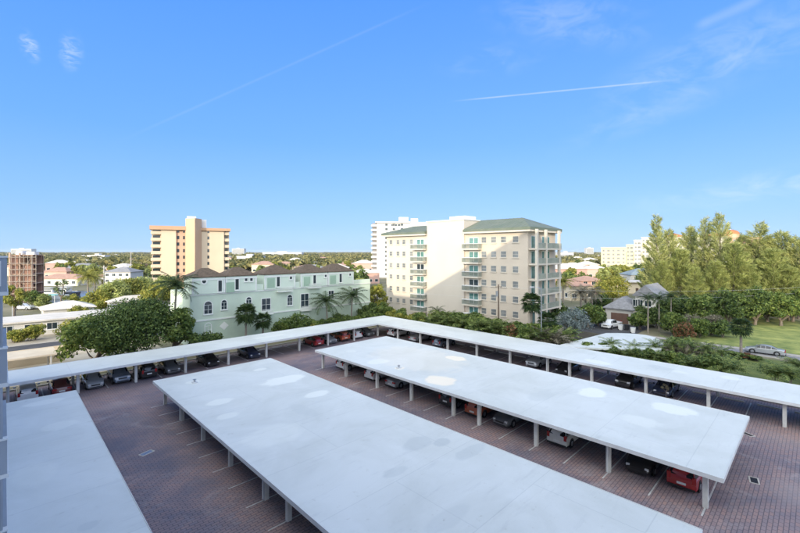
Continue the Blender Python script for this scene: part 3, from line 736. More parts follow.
# round gable windows
for px, py in ((204,281.3),):
    u = on_v(px, MV-.25); z = zat(py, depth(u, MV)); y = MV-.25
    ring = MB(); k = 16
    pi = [(u+.33*math.cos(2*math.pi*i/k), z+.33*math.sin(2*math.pi*i/k)) for i in range(k)]; po = [(u+.55*math.cos(2*math.pi*i/k), z+.55*math.sin(2*math.pi*i/k)) for i in range(k)]
    ring.add([(a,y-.09,c) for a,c in pi]+[(a,y-.09,c) for a,c in po]+[(a,y-.003,c) for a,c in po], [(i,(i+1)%k,k+(i+1)%k,k+i) for i in range(k)]+[(k+i,k+(i+1)%k,2*k+(i+1)%k,2*k+i) for i in range(k)])
    f = ring.build('round_window', TRIM, tw); g = MB(); g.add([(a,y-.02,c) for a,c in pi], [tuple(range(k))]); g.build('pane', M['pane'], f)
for px, py, w, h in ((208,307.5,1.25,2.1),(224,304.6,.9,1.6),(289.7,300,1.0,2.0),(208,328,.95,1.6),(248.7,301.5,.95,1.6)): mwin(px, py, w, h, arch=True, mull=1, rows=2)
for px, py, w, h in ((266,304.6,1.7,2.3),(304.6,300.5,1.75,2.7),(355,292,1.4,1.6),(304.6,319,1.8,1.9),(331,294.5,1.3,1.6)): mwin(px, py, w, h, mull=1, rows=2)
dia = MB(); u = on_v(224, MV); z = zat(325.7, depth(u, MV)); dia.add([(u-.8,MV-.06,z),(u,MV-.06,z-.75),(u+.8,MV-.06,z),(u,MV-.06,z+.75),(u-.8,MV-.016,z),(u,MV-.016,z-.75),(u+.8,MV-.016,z),(u,MV-.016,z+.75)], [(0,1,2,3),(0,4,5,1),(1,5,6,2),(2,6,7,3),(3,7,4,0)]); dia.build('diamond_relief', TRIM, tw)
for px, py in ((230.3,287),(271,282.5),(307,281),(333,279.3)):
    u = on_v(px, MV-.25); z = zat(py, depth(u, MV)); g = MB(); g.box(u-.75, MV-.32, z-.95, u+.75, MV-.26, z+.85); g.build('green_side_panel', MINTD, tw)  # darker green panel on the pavilion front
for px, py, w in ((266,311.5,2.2),(304.6,308,2.3),(283.5,289,3.2),(313,285.5,3.0)):
    u = on_v(px, MV); z = zat(py, depth(u, MV)); r = MB(); r.box(u-w/2, MV-.9, z-.5, u+w/2, MV-.003, z-.38); r.box(u-w/2, MV-.9, z+.42, u+w/2, MV-.84, z+.5)
    k = -w/2
    while k <= w/2+.01: r.box(u+k-.02, MV-.89, z-.379, u+k+.02, MV-.85, z+.419); k += .16
    r.build('balcony_rail', TRIM, tw)

# ================================================================ pink condominium
U = 70.6; VC = 38.0
PINK = mat('pink_stucco', (.58,.50,.40), .85, .05, .35, bump=.05); PINKL = mat('pale_peach_stucco', (.60,.54,.45), .85, .03, .3)
GRN = mat('green_standing_seam', (.12,.15,.11), .6, .15, .4, spec=.4, col2=(.165,.185,.145))
RAIL = mat('aqua_rail_glass', (.33,.36,.31), .4, .15, .9, spec=.5); M['pane_soft'] = mat('curtained_glass', (.12,.135,.14), .2, .5, .35, spec=.6, col2=(.30,.31,.30))
pk = thing('apartment_building', 'pink condominium with green roof, balconies and a blank shaft crossed by a diagonal shadow', 'apartment building', (U+5,56,0), absolute=True)
va, vb, vc, vd = VC, on_u(465,U), on_u(428,U), on_u(386.5,U)
DE = 11.5
w = MB(); w.box(U, va, -.02, U+DE, vb-.002, 20.2); w.build('right_wing_wall', PINK, pk)
w = MB(); w.box(U, vc+.002, -.02, U+DE, vd, 20.2); w.build('left_wing_wall', PINKL, pk)
w = MB(); w.box(U-.35, vb, -.02, U+DE-1, vc, 22.75); w.build('stair_shaft', PINKL, pk)
w = MB(); w.box(U-.5, vb-.15, 22.753, U+DE-.8, vc+.15, 22.95); w.build('shaft_coping', M['white'], pk)
w = MB(); w.box(U+3.5, 55, 22.953, U+7.5, 59.5, 24.0); w.build('lift_housing', M['white'], pk)
def wing_roof(y0, y1, hip_low, h):             # ridge dies into the stair shaft at one end, hips down at the other
    x0, x1, o, z = U-1.0, U+DE+1.0, 1.0, 20.6
    xm = (x0+x1)/2; k = 5.2
    if hip_low: y0 -= o; ra, rb = (xm, y0+k, z+h), (xm, y1, z+h)
    else: y1 += o; ra, rb = (xm, y0, z+h), (xm, y1-k, z+h)
    r = MB(); r.box(x0, y0, z-.5, x1, y1, z)
    r.add([(x0,y0,z+.003),(x1,y0,z+.003),(x1,y1,z+.003),(x0,y1,z+.003),ra,rb], [(0,1,4),(1,2,5,4),(2,3,5),(3,0,4,5)])
    # standing seams
    n = int((y1-y0)/.9)
    for i in range(1, n):
        y = y0+(y1-y0)*i/n; zz = z+h
        f = 1.0
        if hip_low and y < ra[1]: f = (y-y0)/k
        if not hip_low and y > rb[1]: f = (y1-y)/k
        r.tube([(x0+.05, y, z+.02), (x0+(xm-x0)*f, y, z+h*f+.01)], .035, 4)
    return r
wing_roof(va, vb-.16, True, 2.35).build('green_roof', GRN, pk)
wing_roof(vc+.16, vd, False, 1.9).build('green_roof', GRN, pk)
ev = MB(); ev.box(U-.95, va-.95, 19.75, U+DE+.95, vb-.2, 20.09); ev.build('eave_soffit', PINKL, pk)
ev = MB(); ev.box(U-.95, vc+.2, 19.75, U+DE+.95, vd+.95, 20.09); ev.build('eave_soffit', PINKL, pk)
fl = [2.0+2.9*k for k in range(6)]
for px in (484,493.7,503.6,515.6):
    for z in fl: window(pk, (U, on_u(px,U), z+1.85), (-1,0), 1.15, 1.15, PINKL, M['pane_soft'], fw=.1, mull=0, rows=2)
for px in (391,398,404,411.5):
    for z in fl: window(pk, (U, on_u(px,U), z+1.85), (-1,0), .95, 1.05, PINKL, M['pane_soft'], fw=.1, mull=0, rows=2)
def balcony(y0, y1, z, dep=1.5, dark=0, side=U):
    s = MB(); s.box(side-dep, y0, z-.28, side-.003, y1, z); b = s.build('balcony', PINKL, pk)
    rr = MB()
    nb_ = int((y1-y0)/.15)
    for q in range(nb_+1): yy = y0+.03+(y1-y0-.06)*q/nb_; rr.box(side-dep+.01, yy-.028, z+.08, side-dep+.05, yy+.028, z+.95)
    rr.box(side-dep, y0, z+.003, side-dep+.06, y1, z+.079)
    for yy in (y0+.02, y1-.02):
        for q in range(1, 10): xx = side-dep+(dep-.06)*q/10; rr.box(xx-.028, yy-.018, z+.003, xx+.028, yy+.018, z+.95)
    rr.build('rail_panel', RAIL, b)
    t = MB(); t.box(side-dep-.02, y0, z+.953, side-.05, y1, z+1.03); t.build('handrail', M['white'], b)
    ym = (y0+y1)/2; door = MB(); door.box(side-.06, ym-1.15, z+.03, side-.004, ym+1.15, z+2.3); d = door.build('balcony_door', M['white'], pk)
    for k in (-.58,.58):
        g = MB(); g.box(side-.075, ym+k-.5, z+.12, side-.062, ym+k+.5, z+2.2); g.build('pane', M['pane_green'] if dark != 1 else M['pane'], d)
for k, z in enumerate(fl):
    balcony(on_u(482,U), on_u(466,U), z+.12, dark=1 if k == 2 else 0)
    balcony(on_u(427,U), on_u(414.5,U), z+.12, dark=1 if k in (3,) else 0)
# right end: recessed loggias between white columns
CR = on_v(552.5, VC)
w = MB()
for px in (529.5,538.7,552): uu = on_v(px,VC); w.box(uu-.25, VC-1.7, -.02, uu+.25, VC-1.25, 20.2)
w.build('loggia_columns' if False else 'column', PINKL, pk)
for z in [f+.1 for f in fl]:
    s = MB(); s.box(U+.3, VC-1.68, z-.28, U+DE-.6, VC-.003, z); b = s.build('loggia_slab', PINKL, pk)
    rr = MB(); rr.box(U+.5, VC-1.62, z+.96, U+DE-.7, VC-1.56, z+1.04)
    for q in range(70): xx = U+.5+(DE-1.2)*q/69; rr.box(xx-.03, VC-1.61, z+.02, xx+.03, VC-1.57, z+.959)
    rr.build('rail_panel', RAIL, b)
    for px in (533.8,545.5):
        uu = on_v(px, VC); d = MB(); hw = 1.1 if px < 540 else 1.6
        d.box(uu-hw, VC-.05, z+.03, uu+hw, VC-.004, z+2.4); dd = d.build('balcony_door', M['white'], pk)
        g = MB(); g.box(uu-hw+.08, VC-.065, z+.1, uu-.05, VC-.052, z+2.3); g.box(uu+.05, VC-.065, z+.1, uu+hw-.08, VC-.052, z+2.3); g.build('pane', M['pane_green'], dd)
w = MB()
for z in fl[1:]: w.box(U+DE+.003, VC+.5, z, U+DE+1.4, VC+4, z+.2); w.box(U+DE+1.3, VC+.5, z+.21, U+DE+1.36, VC+4, z+1.1)
w.build('rear_balcony', RAIL, pk)

# ================================================================ camera-facing towers farther off
VR = YAW - math.pi/2                              # local x to the right of the view, local y away from it
def facing(name, label, cat, px, d, turn=0): x, y = at(px, d); return thing(name, label, cat, (x, y, 0), VR+turn), F/d
# white tower behind the pink condominium
D = 250.0; wt, k = facing('tower', 'tall white apartment tower rising behind the left wing of the pink condominium', 'tower', 371, D)
W = mat('tower_white_stucco', (.60,.59,.57), .8, .04, .1)
def X(px, px0, d): return (px-px0)/F*d
b = MB(); b.box(3.6, 0, -.02, 36, 18, 33.6); b.build('wall', W, wt)
b = MB(); b.box(2.6, -.8, 33.603, 24, 18, 34.4); b.box(24.01, 2, 33.603, 36, 16, 34.2); b.build('roof_slab', W, wt)
b = MB(); b.box(17, 4, 34.403, 23, 10, 37.4); b.box(24.5, 4, 34.403, 29, 12, 36.6); b.build('lift_housing', W, wt)
for i in range(12):
    z = 1.0 + 2.75*i; s = MB(); s.box(0, .5, z, 3.59, 6, z+.3); bb = s.build('balcony', W, wt); s = MB(); s.box(0, .5, z+.31, .12, 6, z+1.25); s.box(.13,.5,z+.31,3.55,.6,z+1.25); s.build('rail_panel', W, bb)
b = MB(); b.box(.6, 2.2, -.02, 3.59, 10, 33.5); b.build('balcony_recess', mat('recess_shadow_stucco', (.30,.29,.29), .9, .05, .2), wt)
for i in range(12):
    for xx in (9.5, 14, 19): window(wt, (xx, 0, 2.2+2.75*i), (0,-1), 1.5, 1.3, W, M['pane'], mull=0, sill=False)
for xx in (13.2,15.2,17.2): window(wt, (xx, -.0, 32.2), (0,-1), 1.5, 1.2, W, M['pane'], mull=0, sill=False)

# beige tower with projecting stair core
D = 173.0; bt, k = facing('tower', 'beige ten storey tower with a brown projecting stair core, behind the left coconut palm', 'tower', 192, D, math.atan(208/F))
BG = mat('cream_tower_stucco', (.64,.52,.38), .85, .04, .2); BP = mat('peach_tower_panel', (.55,.37,.26), .85, .05, .2); BO = mat('tan_tower_band', (.50,.32,.20), .85, .06, .25)
m = D/F*math.cos(math.atan(208/F))
b = MB(); b.box((162-192)*m, 0, -.02, (176.3-192)*m, 12, 24.8); b.box((201-192)*m, 0, -.02, (225-192)*m, 12, 24.6); b.build('wall', BG, bt)
b = MB(); b.box((176.31-192)*m, .7, -.02, (187-192)*m, 12, 24.6); b.build('recess_wall', BP, bt)
b = MB(); b.box((153-192)*m, 2.0, -.02, (161.99-192)*m, 11, 24.7); b.build('end_bay', BG, bt); b = MB(); b.box((225.01-192)*m, 2.4, -.02, (231-192)*m, 11, 24.5); b.build('end_bay', BG, bt)
b = MB(); b.box((151.3-192)*m, -.9, 25.0, (186-192)*m, 13, 26.6); b.box((199-192)*m, -.7, 24.9, (232-192)*m, 13, 26.1); b.build('roof_band', BO, bt)
b = MB(); b.prism([((185.5-192)*m,-.6),((194.8-192)*m,-4.6),((201.8-192)*m,.0),((201.8-192)*m,8),((185.5-192)*m,8)], -.02, 29.9); b.build('stair_core', BO if False else mat('tan_core_stucco', (.60,.40,.26), .85, .05, .2), bt)
b = MB(); b.box((187-192)*m, 0, 29.903, (196-192)*m, 5, 30.9); b.box((202-192)*m, 4, 26.11, (207-192)*m, 9, 29.9); b.build('lift_housing', M['white'], bt)
for i in range(9):
    z = 1.4 + 2.75*i
    for a, c, y in ((152.3,161.9,.1),(225.1,230.6,.5)):
        s = MB(); s.box((a-192)*m, y, z-.25, (c-192)*m, y+1.9, z); bb = s.build('balcony', BG, bt); s = MB(); s.box((a-192)*m, y, z+.003, (c-192)*m, y+.1, z+1.0); s.build('rail_panel', BG, bb)
        g = MB(); g.box((a-192)*m+.6, y+1.92-.03 if y < .3 else y+1.8, z+1.05, (c-192)*m-.4, y+1.9 if y < .3 else y+1.89, z+2.1); g.build('balcony_door', M['pane'], bt)
    for px, y in ((178.2,.7),(184,.7)): window(bt, ((px-192)*m, y, z+1.2), (0,-1), .95 if px < 180 else .7, 1.4, BP, M['pane'], mull=0, sill=False)
    window(bt, ((208.6-192)*m, 0, z+1.2), (0,-1), .8, 1.3, BG, M['pane'], mull=0, sill=False)
    s = MB(); s.box((207.5-192)*m, -.15, z+2.3, (209.7-192)*m, -.01, z+2.5); s.build('ledge', BG, bt)

# cream stepped complex at the right, in three separate blocks
D = 310.0; m = D/F
CRM = mat('cream_block_stucco', (.64,.57,.37), .85, .04, .1)
def block(label, a, c, z, px0, mats, floors, cols, d=310.0, y=0, dep=18):
    th = math.atan(((a+c)/2-CX)/F); m = d*math.cos(th)/F; rt, _ = facing('apartment_block', label, 'building', (a+c)/2, d, -th); h = (c-a)/2*m
    w = MB(); w.box(-h, 0, -.02, h, dep, z); w.build('wall', mats, rt); w = MB(); w.box(-h-.3, -.3, z+.003, h+.3, dep+.3, z+.7); w.build('parapet', mats, rt)
    for i in range(floors):
        for j in range(cols):
            xx = -h + 2*h*(j+.5)/cols; zz = z - 1.9 - 2.95*i
            if zz > 1: window(rt, (xx, 0, zz), (0,-1), 1.9 if j % 2 else 1.3, 1.4, mats, M['pane_soft'], mull=0, sill=False)
    return rt
block('pale yellow six storey flat roofed block, leftmost of the stepped row beyond the houses', 601, 626, 18.6, 0, CRM, 6, 5)
block('yellow block with deep window recesses, one storey above its left neighbour in the stepped row', 626.4, 633.5, 20.6, 0, CRM, 6, 2, d=306)
block('cream block third in the stepped row, just left of the tall feathery trees', 634, 641, 24.0, 0, mat('cream_light_stucco', (.66,.61,.50), .85, .03, .1), 7, 2, d=304)
block('cream tower partly hidden by the first feathery tree, tallest of the stepped row', 641.4, 662, 26.3, 0, mat('cream_light_stucco', (0,0,0)), 8, 5, d=308)
o1 = block('cream apartment block glimpsed between the feathery trees, orange roof band on top', 664, 726, 27.5, 0, mat('cream_light_stucco', (0,0,0)), 8, 13, d=320)
h = 31*320/F*.83; w = MB(); w.hip(-h, 0, -h*.35, 14, 28.3, 2.6, over=.8, thick=.4); w.hip(h*.3, 0, h, 14, 28.3, 2.2, over=.8, thick=.4); w.build('orange_roof', mat('orange_tile_roof', (.42,.17,.07), .85, .15, .3), o1)
o2 = block('orange roofed building crowned by a low dome above the feathery trees', 727, 762, 27.0, 0, mat('salmon_stucco', (.58,.38,.26), .85, .05, .1), 7, 7, d=330)
dm = MB(); rr = 6.2; vs = []; fs = []; k = 14
for i in range(6):
    a = math.pi/2*i/5
    for j in range(k): vs.append((-9+rr*math.cos(a)*math.cos(2*math.pi*j/k) if i < 5 else -9, 8+rr*math.cos(a)*math.sin(2*math.pi*j/k) if i < 5 else 8, 30.4+4.0*math.sin(a)))
for i in range(5):
    for j in range(k): fs.append((i*k+j, i*k+(j+1)%k, (i+1)*k+(j+1)%k, (i+1)*k+j))
dm.add(vs, fs); dm.build('dome', mat('orange_tile_roof', (0,0,0)), o2, smooth=True)
dr = MB(); dr.tube([(-9,8,27.7),(-9,8,30.5)], 6.4, 14); dr.build('dome_drum', mat('salmon_stucco', (0,0,0)), o2)
fi = MB(); fi.tube([(-9,8,34.3),(-9,8,36)], [.3,.05], 6); fi.build('finial', M['white'], o2)

# ================================================================ building under construction at the far left
D = 128.0; m = D/F/1.25
RB = mat('raw_red_block', (.34,.20,.15), .9, .2, .6); SC = mat('scaffold_steel', (.42,.36,.30), .6, .1, 1)
cs, _ = facing('construction_building', 'unfinished red block building wrapped in scaffolding at the far left', 'building', 21, D, R(20))
x0, x1 = (9-21)*m, (33-21)*m
for i in range(5):
    z = 3.0*i; s = MB(); s.box(x0, 0, z+2.72, x1, 7, z+2.98); s.build('floor_slab', mat('raw_concrete_orange', (.48,.33,.24), .9, .12, .5), cs)
    for a, c in ((x0+.3,x0+2.0),(x0+3.2,x0+5.4),(x0+5.9,x1-.8)): 
        if i < 4 or a < x0+3: w = MB(); w.box(a, .5, z, c, .75, z+2.71); w.build('block_wall', RB, cs)
    w = MB(); w.box(x0+.3, 6.4, z, x1-.3, 6.7, z+2.71); w.build('block_wall', RB, cs)
for xx in (x0+.1, x0+2.6, x0+5.6, x1-.5):
    for yy in (-.38, 7.02): c = MB(); c.box(xx, yy, -.02, xx+.4, yy+.36, 15.6 if xx < x1-1 else 14.6); c.build('concrete_column', mat('raw_concrete_orange', (0,0,0)), cs)
bw = MB(); bw.box(x0+.2, 3.4, .1, x1-.3, 3.6, 14.9); bw.build('inner_wall', mat('interior_shade_block', (.13,.085,.065), .95, .3, .5), cs)  # dark colour paints in the shade behind the open bays
c = MB()
for i in range(8):
    xx = x0 + (x1+1.2-x0)*i/7; c.tube([(xx,-1.1,0),(xx,-1.1,15.4)], .06, 5)
for j in range(8): c.tube([(x0,-1.1,1.9*j+1),(x1+1.2,-1.1,1.9*j+1)], .05, 5); c.box(x0, -1.05, 1.9*j+.8, x1+1.2, -.3, 1.9*j+.86)
for i in range(7): c.tube([(x0+(x1-x0)*i/7,-1.12,1.9*i+1),(x0+(x1-x0)*(i+1)/7,-1.12,1.9*i+2.9)], .04, 5)
c.build('scaffold', SC, cs)
c = MB(); c.box(x0+.4,3,15.0,x0+2.0,6,16.2); c.box(x0+3,3,15.0,x0+5.2,6,15.9); c.build('roof_plant', M['white'], cs)

# ================================================================ houses
def house(label, x, y, rz, w, d, h, wall, roofm, style='hip', rh=1.6, nw=3, name='house', door=True, flat_over=.5, cat='house', ag=None, storeys=1):
    rt = thing(name, label, cat, (x, y, 0), rz)
    b = MB(); b.box(-w/2, -d/2, -.02, w/2, d/2, h); b.build('wall', wall, rt)
    r = MB()
    if style == 'flat': r.box(-w/2-flat_over, -d/2-flat_over, h+.003, w/2+flat_over, d/2+flat_over, h+.28)
    else: r.hip(-w/2, -d/2, w/2, d/2, h+.16, rh, gable=(style == 'gable'), over=flat_over)
    r.build('roof', roofm, rt)
    for s in range(storeys):
        for i in range(nw):
            xx = -w/2 + w*(i+.5)/nw; zz = 1.6 + 2.9*s
            if door and i == nw//2 and s == 0:
                dd = MB(); dd.box(xx-.5, -d/2-.06, 0, xx+.5, -d/2-.003, 2.1); dd.build('door', mat('dark_door', (.10,.06,.04), .6), rt)
            else: window(rt, (xx, -d/2, zz), (0,-1), 1.5, 1.2, M['white'], M['pane'], mull=1)
            window(rt, (xx, d/2, zz), (0,1), 1.5, 1.2, M['white'], M['pane'], mull=1) if i % 2 == 0 else None
        for yy in (-d/4, d/4): window(rt, (-w/2, yy, 1.6+2.9*s), (-1,0), 1.3, 1.2, M['white'], M['pane'], mull=0)
    return rt
WW = mat('white_house_stucco', (.66,.63,.57), .85, .05, .5); WR = mat('white_flat_roof', (.62,.57,.50), .8, .12, .4); GR = mat('grey_shingle', (.25,.25,.26), .9, .2, 1.5); PR = mat('pinkish_tile', (.40,.25,.19), .85, .15, 1)
PCH = mat('peach_house_stucco', (.60,.38,.31), .85, .05, .4); CHS = mat('cream_house_stucco', (.68,.58,.42), .85, .05, .4)
# near flat roofed bungalow in the sun at the left
hs = house('long low white bungalow with flat roof facing the sunlit back street at the left', 8.5, 108, 0, 19, 8.5, 2.7, WW, WR, 'flat', nw=6, flat_over=.7)
dv = MB(); dv.box(2.0, -4.34, 0, 4.6, -4.253, 2.2); dv.build('garage_door', M['white'], hs)
house('flat roofed cream house right of the long white bungalow', 24.5, 106, 0, 11, 8, 2.8, CHS, WR, 'flat', nw=3)
house('small white house with pale hipped roof behind the long bungalow', 11, 123, 0, 9, 7, 2.9, WW, WR, 'hip', rh=1.4)
house('white house with a low pale roof at the water, left of the small lit palms', 26, 131, R(5), 13, 8, 2.9, WW, WR, 'hip', rh=1.0)
sh = thing('carport', 'sunlit cream flat carport canopy on thin posts beyond the left end of the long carport', 'carport', (-2,73,0), absolute=True)
b = MB(); b.box(-14, 70.5, 2.3, 5.2, 75.6, 2.5); b.build('roof', mat('cream_canopy', (.66,.56,.42), .8, .1, .5), sh)
for xx in (-9,-4.5,0,4.6):
    for yy in (70.8, 75.3): b = MB(); b.box(xx-.08, yy-.08, 0, xx+.08, yy+.08, 2.297); b.build('post', M['post'], sh)
b = MB(); b.box(-14, 77.2, -.02, 6.5, 77.4, 1.1); tag(b.build('garden_wall', mat('cream_wall', (.62,.52,.38), .85, .08, .6)), 'low cream garden wall beyond the sunlit canopy at the left', 'wall')
b = MB(); b.box(-20, 84.4, -.02, 8.5, 84.62, 1.0); tag(b.build('garden_wall', mat('cream_wall', (0,0,0))), 'low cream street wall beside the shrubs at the left', 'wall')
# pixel-measured houses
def hat(label, px, d, w, dd, h, wall, roofm, style, turn=0, **k):
    x, y = at(px, d); return house(label, x, y, VR+turn, w, dd, h, wall, roofm, style, **k)
hat('white two storey villa with grey roof on the far bank left of the tower', 124, 205, 13, 10, 5.8, WW, GR, 'hip', rh=2.2, storeys=2, nw=4)
hat('white villa wing with pinkish roof beside the two storey villa on the far bank', 109, 208, 9, 9, 3.4, WW, PR, 'hip')
hat('pink roofed white bungalow on the far bank between scaffolding and palm', 66, 195, 19, 10, 3.2, WW, PR, 'hip', rh=2.0, nw=5)
hat('pink roofed house beyond the scaffolded building', 61, 245, 14, 9, 4.0, PCH, PR, 'hip', rh=2.4)
hat('peach pink two storey house between the date palm and the bright yellow green tree', 586, 152, 10, 9, 5.2, PCH, PR, 'hip', rh=1.6, turn=R(10), storeys=2)
hat('cream house with bright sunlit side wall left of the peach pink house', 574, 138, 8.5, 9, 4.6, CHS, PR, 'hip', rh=1.3, turn=R(10), storeys=1)
hat('long pale cream house with white flat roof behind the bright yellow green tree', 631, 160, 21, 10, 4.2, CHS, WR, 'flat', nw=5, turn=R(-6), flat_over=.9)
hat('house with blue grey hipped roof beyond the white flat roof', 643, 190, 16, 11, 5.2, WW, mat('blue_grey_roof', (.20,.25,.28), .8, .1, 1), 'hip', rh=2.8, turn=R(-6))
# garage house
gh = thing('house', 'white two storey house with grey roof and brown garage door beside the driveway', 'house', (98.6,29,0), absolute=True)
GU = 98.6
vg0, vg1 = on_u(632.5,GU), on_u(605.5,GU)
b = MB(); b.box(GU, vg0, -.02, GU+8, vg1, 3.1); b.build('garage_wall', WW, gh)
b = MB(); b.hip(GU, vg0, GU+8, vg1, 3.3, 2.4, over=.5, thick=.2); b.build('garage_roof', GR, gh)
gd = MB(); a0, a1 = on_u(628.5,GU), on_u(611,GU)
gd.box(GU-.05, a0, 0, GU-.004, a1, 2.25); g = gd.build('garage_door', mat('brown_garage_door', (.17,.10,.075), .6, .1, 2), gh)
gp = MB()
for k in range(4):
    for j in range(6): y0 = a0+(a1-a0)*(j+.12)/6; y1 = a0+(a1-a0)*(j+.88)/6; gp.box(GU-.065, y0, .08+.55*k, GU-.052, y1, .52+.55*k)
gp.build('door_panel', mat('brown_garage_door', (0,0,0)), g)
b = MB(); v2 = on_u(656,GU+2); b.box(GU+2, v2, -.02, GU+11, vg0-.003, 6.2); b.build('wall', WW, gh)
b = MB(); b.hip(GU+2, v2, GU+11, vg0, 6.4, 2.3, along='x', gable=True, over=.5, thick=.2); b.build('roof', GR, gh)
for py, px, ww, hh in ((303,635.5,1.0,1.4),(303,640,1.0,1.4),(303,648,1.2,1.2)): vv = on_u(px,GU+2); window(gh, (GU+2, vv, 4.6), (-1,0), ww, hh, M['white'], M['pane'])
vv = on_u(640,GU+2); window(gh, (GU+2, vv, 1.5), (-1,0), 1.8, 2.4, M['white'], M['pane'], arch=True)
vv = on_u(649.5,GU+2); window(gh, (GU+2, vv, 1.5), (-1,0), 1.6, 1.7, M['white'], M['pane'])
b = MB(); b.box(GU-.4, v2-.2, 2.75, GU+1.997, vg0-.2, 2.95); b.build('porch_roof', WR, gh)
for px in (634,645,655): vv = on_u(px,GU); b = MB(); b.box(GU-.2, vv-.12, 0, GU+.04, vv+.12, 2.747); b.build('porch_post', M['white'], gh)

# low white roofed pavilion behind the hedge
pv = thing('pavilion', 'low pavilion with a broad white membrane roof and rounded corner behind the back hedge', 'pavilion', (68,20,0), absolute=True)
def up(px, py, z=2.35): return ground(px, py, z)
poly = [up(553,346.5), up(660,350), up(664,345.5), up(662,341), up(656,337.5), up(646,335), up(634,333.6), up(618,333), up(606,333)]
area = sum(a[0]*c[1]-c[0]*a[1] for a, c in zip(poly, poly[1:]+poly[:1]))
if area < 0: poly.reverse()
b = MB(); b.prism(poly, 2.1, 2.35); b.build('roof', RM['C'], pv)
cx = sum(p[0] for p in poly)/len(poly); cy = sum(p[1] for p in poly)/len(poly)
b = MB(); b.prism([(cx+(x-cx)*.9, cy+(y-cy)*.9) for x, y in poly], -.02, 2.097); b.build('wall', WW, pv)

# far houses and blocks scattered in the tree cover
rnd = random.Random(11)
protos = []
for i, (wl, rf, st, ww) in enumerate([(WW,WR,'flat',16),(CHS,PR,'hip',14),(WW,GR,'hip',15),(PCH,WR,'hip',13),(WW,PR,'gable',12)]):
    pr = thing('far_house', 'x', 'house'); b = MB(); hh = 3.2 + (i % 2)*2.2
    b.box(-ww/2,-5,-.02,ww/2,5,hh); b.build('wall', wl, pr); r = MB()
    if st == 'flat': r.box(-ww/2-.5,-5.5,hh+.003,ww/2+.5,5.5,hh+.3)
    else: r.hip(-ww/2,-5,ww/2,5,hh+.16,2.0,gable=st == 'gable')
    r.build('roof', rf, pr)
    for j in range(4):
        window(pr, (-ww/2+ww*(j+.5)/4, -5, 1.6), (0,-1), 1.6, 1.3, M['white'], M['pane'], mull=0, sill=False)
    protos.append(pr)
flab = ['small white flat roofed house far off among the treetops','cream house with tiled roof far off among the treetops','white house with grey roof far off among the treetops','peach house with pale roof far off among the treetops','white gabled house with pink tiles far off among the treetops']
used = [False]*5
FAR_SPOTS = []
cnt = 0
tries = 0
while cnt < 150 and tries < 6000:
    tries += 1
    px = rnd.uniform(8, 795); d = 1/ rnd.uniform(1/1500, 1/200)
    if 150 < px < 235 and d < 260: continue
    if 372 < px < 562 and d < 320: continue
    if px > 596 and d < 380: continue
    if px < 150 and d < 235: continue
    i = rnd.randrange(5); x, y = at(px, d)
    if any((x-a)**2+(y-b)**2 < 17**2 for a, b in FAR_SPOTS): continue
    FAR_SPOTS.append((x, y)); place(not used[i], protos[i], (x, y, 0), VR+rnd.uniform(-.6,.6), rnd.uniform(.9,1.3), flab[i], flab[i].replace('house','houses').replace('small ','')); used[i] = True; cnt += 1
for lab, px, d, w, h, dep in [('long low white building on the horizon behind the green townhouses',282,1250,120,13,30),('white flat building near the horizon right of the beige tower',249,560,34,9,16),
        ('pale high block on the horizon just right of the beige tower',238,1500,44,26,20),('white block on the horizon at the far left',21,1400,70,24,20),('small white tower on the horizon left of the yellow block',590,1700,30,30,20),
        ('cream low block near the horizon left of the stepped row',566,900,34,13,18),('pale low block in the tree cover above the far canal',96,700,30,9,14)]:
    rt, _ = facing('far_building', lab, 'building', px, d); b = MB(); b.box(-w/2,0,-.02,w/2,dep,h); b.build('wall', W, rt); b = MB(); b.box(-w/2-.5,-.5,h+.003,w/2+.5,dep,h+.8); b.box(-w/8,2,h+.81,w/8,8,h+3.4); b.build('roof', W, rt)
    g = MB(); n = int((h-2)//3)
    for j in range(n): g.box(-w/2+1, -.12, 1.6+3*j, w/2-1, -.01, 3.0+3*j)
    g.build('window_band', M['pane'], rt)
# ================================================================ plants near the car park
def put(o, x, y, rz=0, sc=1): o.location = (x, y, 0); o.rotation_euler = (0,0,rz); o.scale = (sc,)*3 if not hasattr(sc,'__len__') else sc; return o
def lbl(o, label, group=None): o['label'] = label; (o.__setitem__('group', group) if group else None); return o
u = on_v(133, 71.5)
put(broadleaf(3, 6.8, 8.8, LM['dark'], n=24000, size=.17, clumps=120, base=.10, label='big dark green broad crowned tree behind the left arm of the L-shaped carport', name='broadleaf_tree', trunk_r=.4), u, 71.5)
put(broadleaf(4, 4.3, 6.9, LM['mid'], n=8000, size=.22, clumps=50, base=.08, label='yellow green tree in the sun left of the big dark crowned tree', name='broadleaf_tree'), on_v(92, 71.5), 71.5)
put(broadleaf(5, 3.0, 7.6, LM['mid'], n=6000, size=.2, clumps=40, base=.15, label='smaller mid green tree between the big dark tree and the green townhouses', name='broadleaf_tree'), on_v(178, 70), 70)
put(palm(7, 10.6, 4.3, LM['palm'], nf=24, lean=(.5,.3), label='tall coconut palm in front of the left end of the green townhouses'), on_v(173.5, 71), 71)
put(palm(8, 5.9, 4.2, LM['palm'], nf=24, lean=(-.2,.2), label='left one of the twin coconut palms before the green townhouses'), on_v(327.5, 69.6), 69.6)
put(palm(9, 6.5, 4.1, LM['palm'], nf=23, lean=(.3,-.1), label='right one of the twin coconut palms before the green townhouses'), on_v(351, 69.8), 69.8)
put(fan_palm(10, 5.3, 2.3, LM['palm'], nf=46, label='round headed fan palm before the green townhouse wall'), on_v(246, 69), 69)
put(fan_palm(11, 3.6, 2.0, LM['palm'], nf=36, label='lower fan palm tucked right of the round headed fan palm'), on_v(263, 69.5), 69.5)
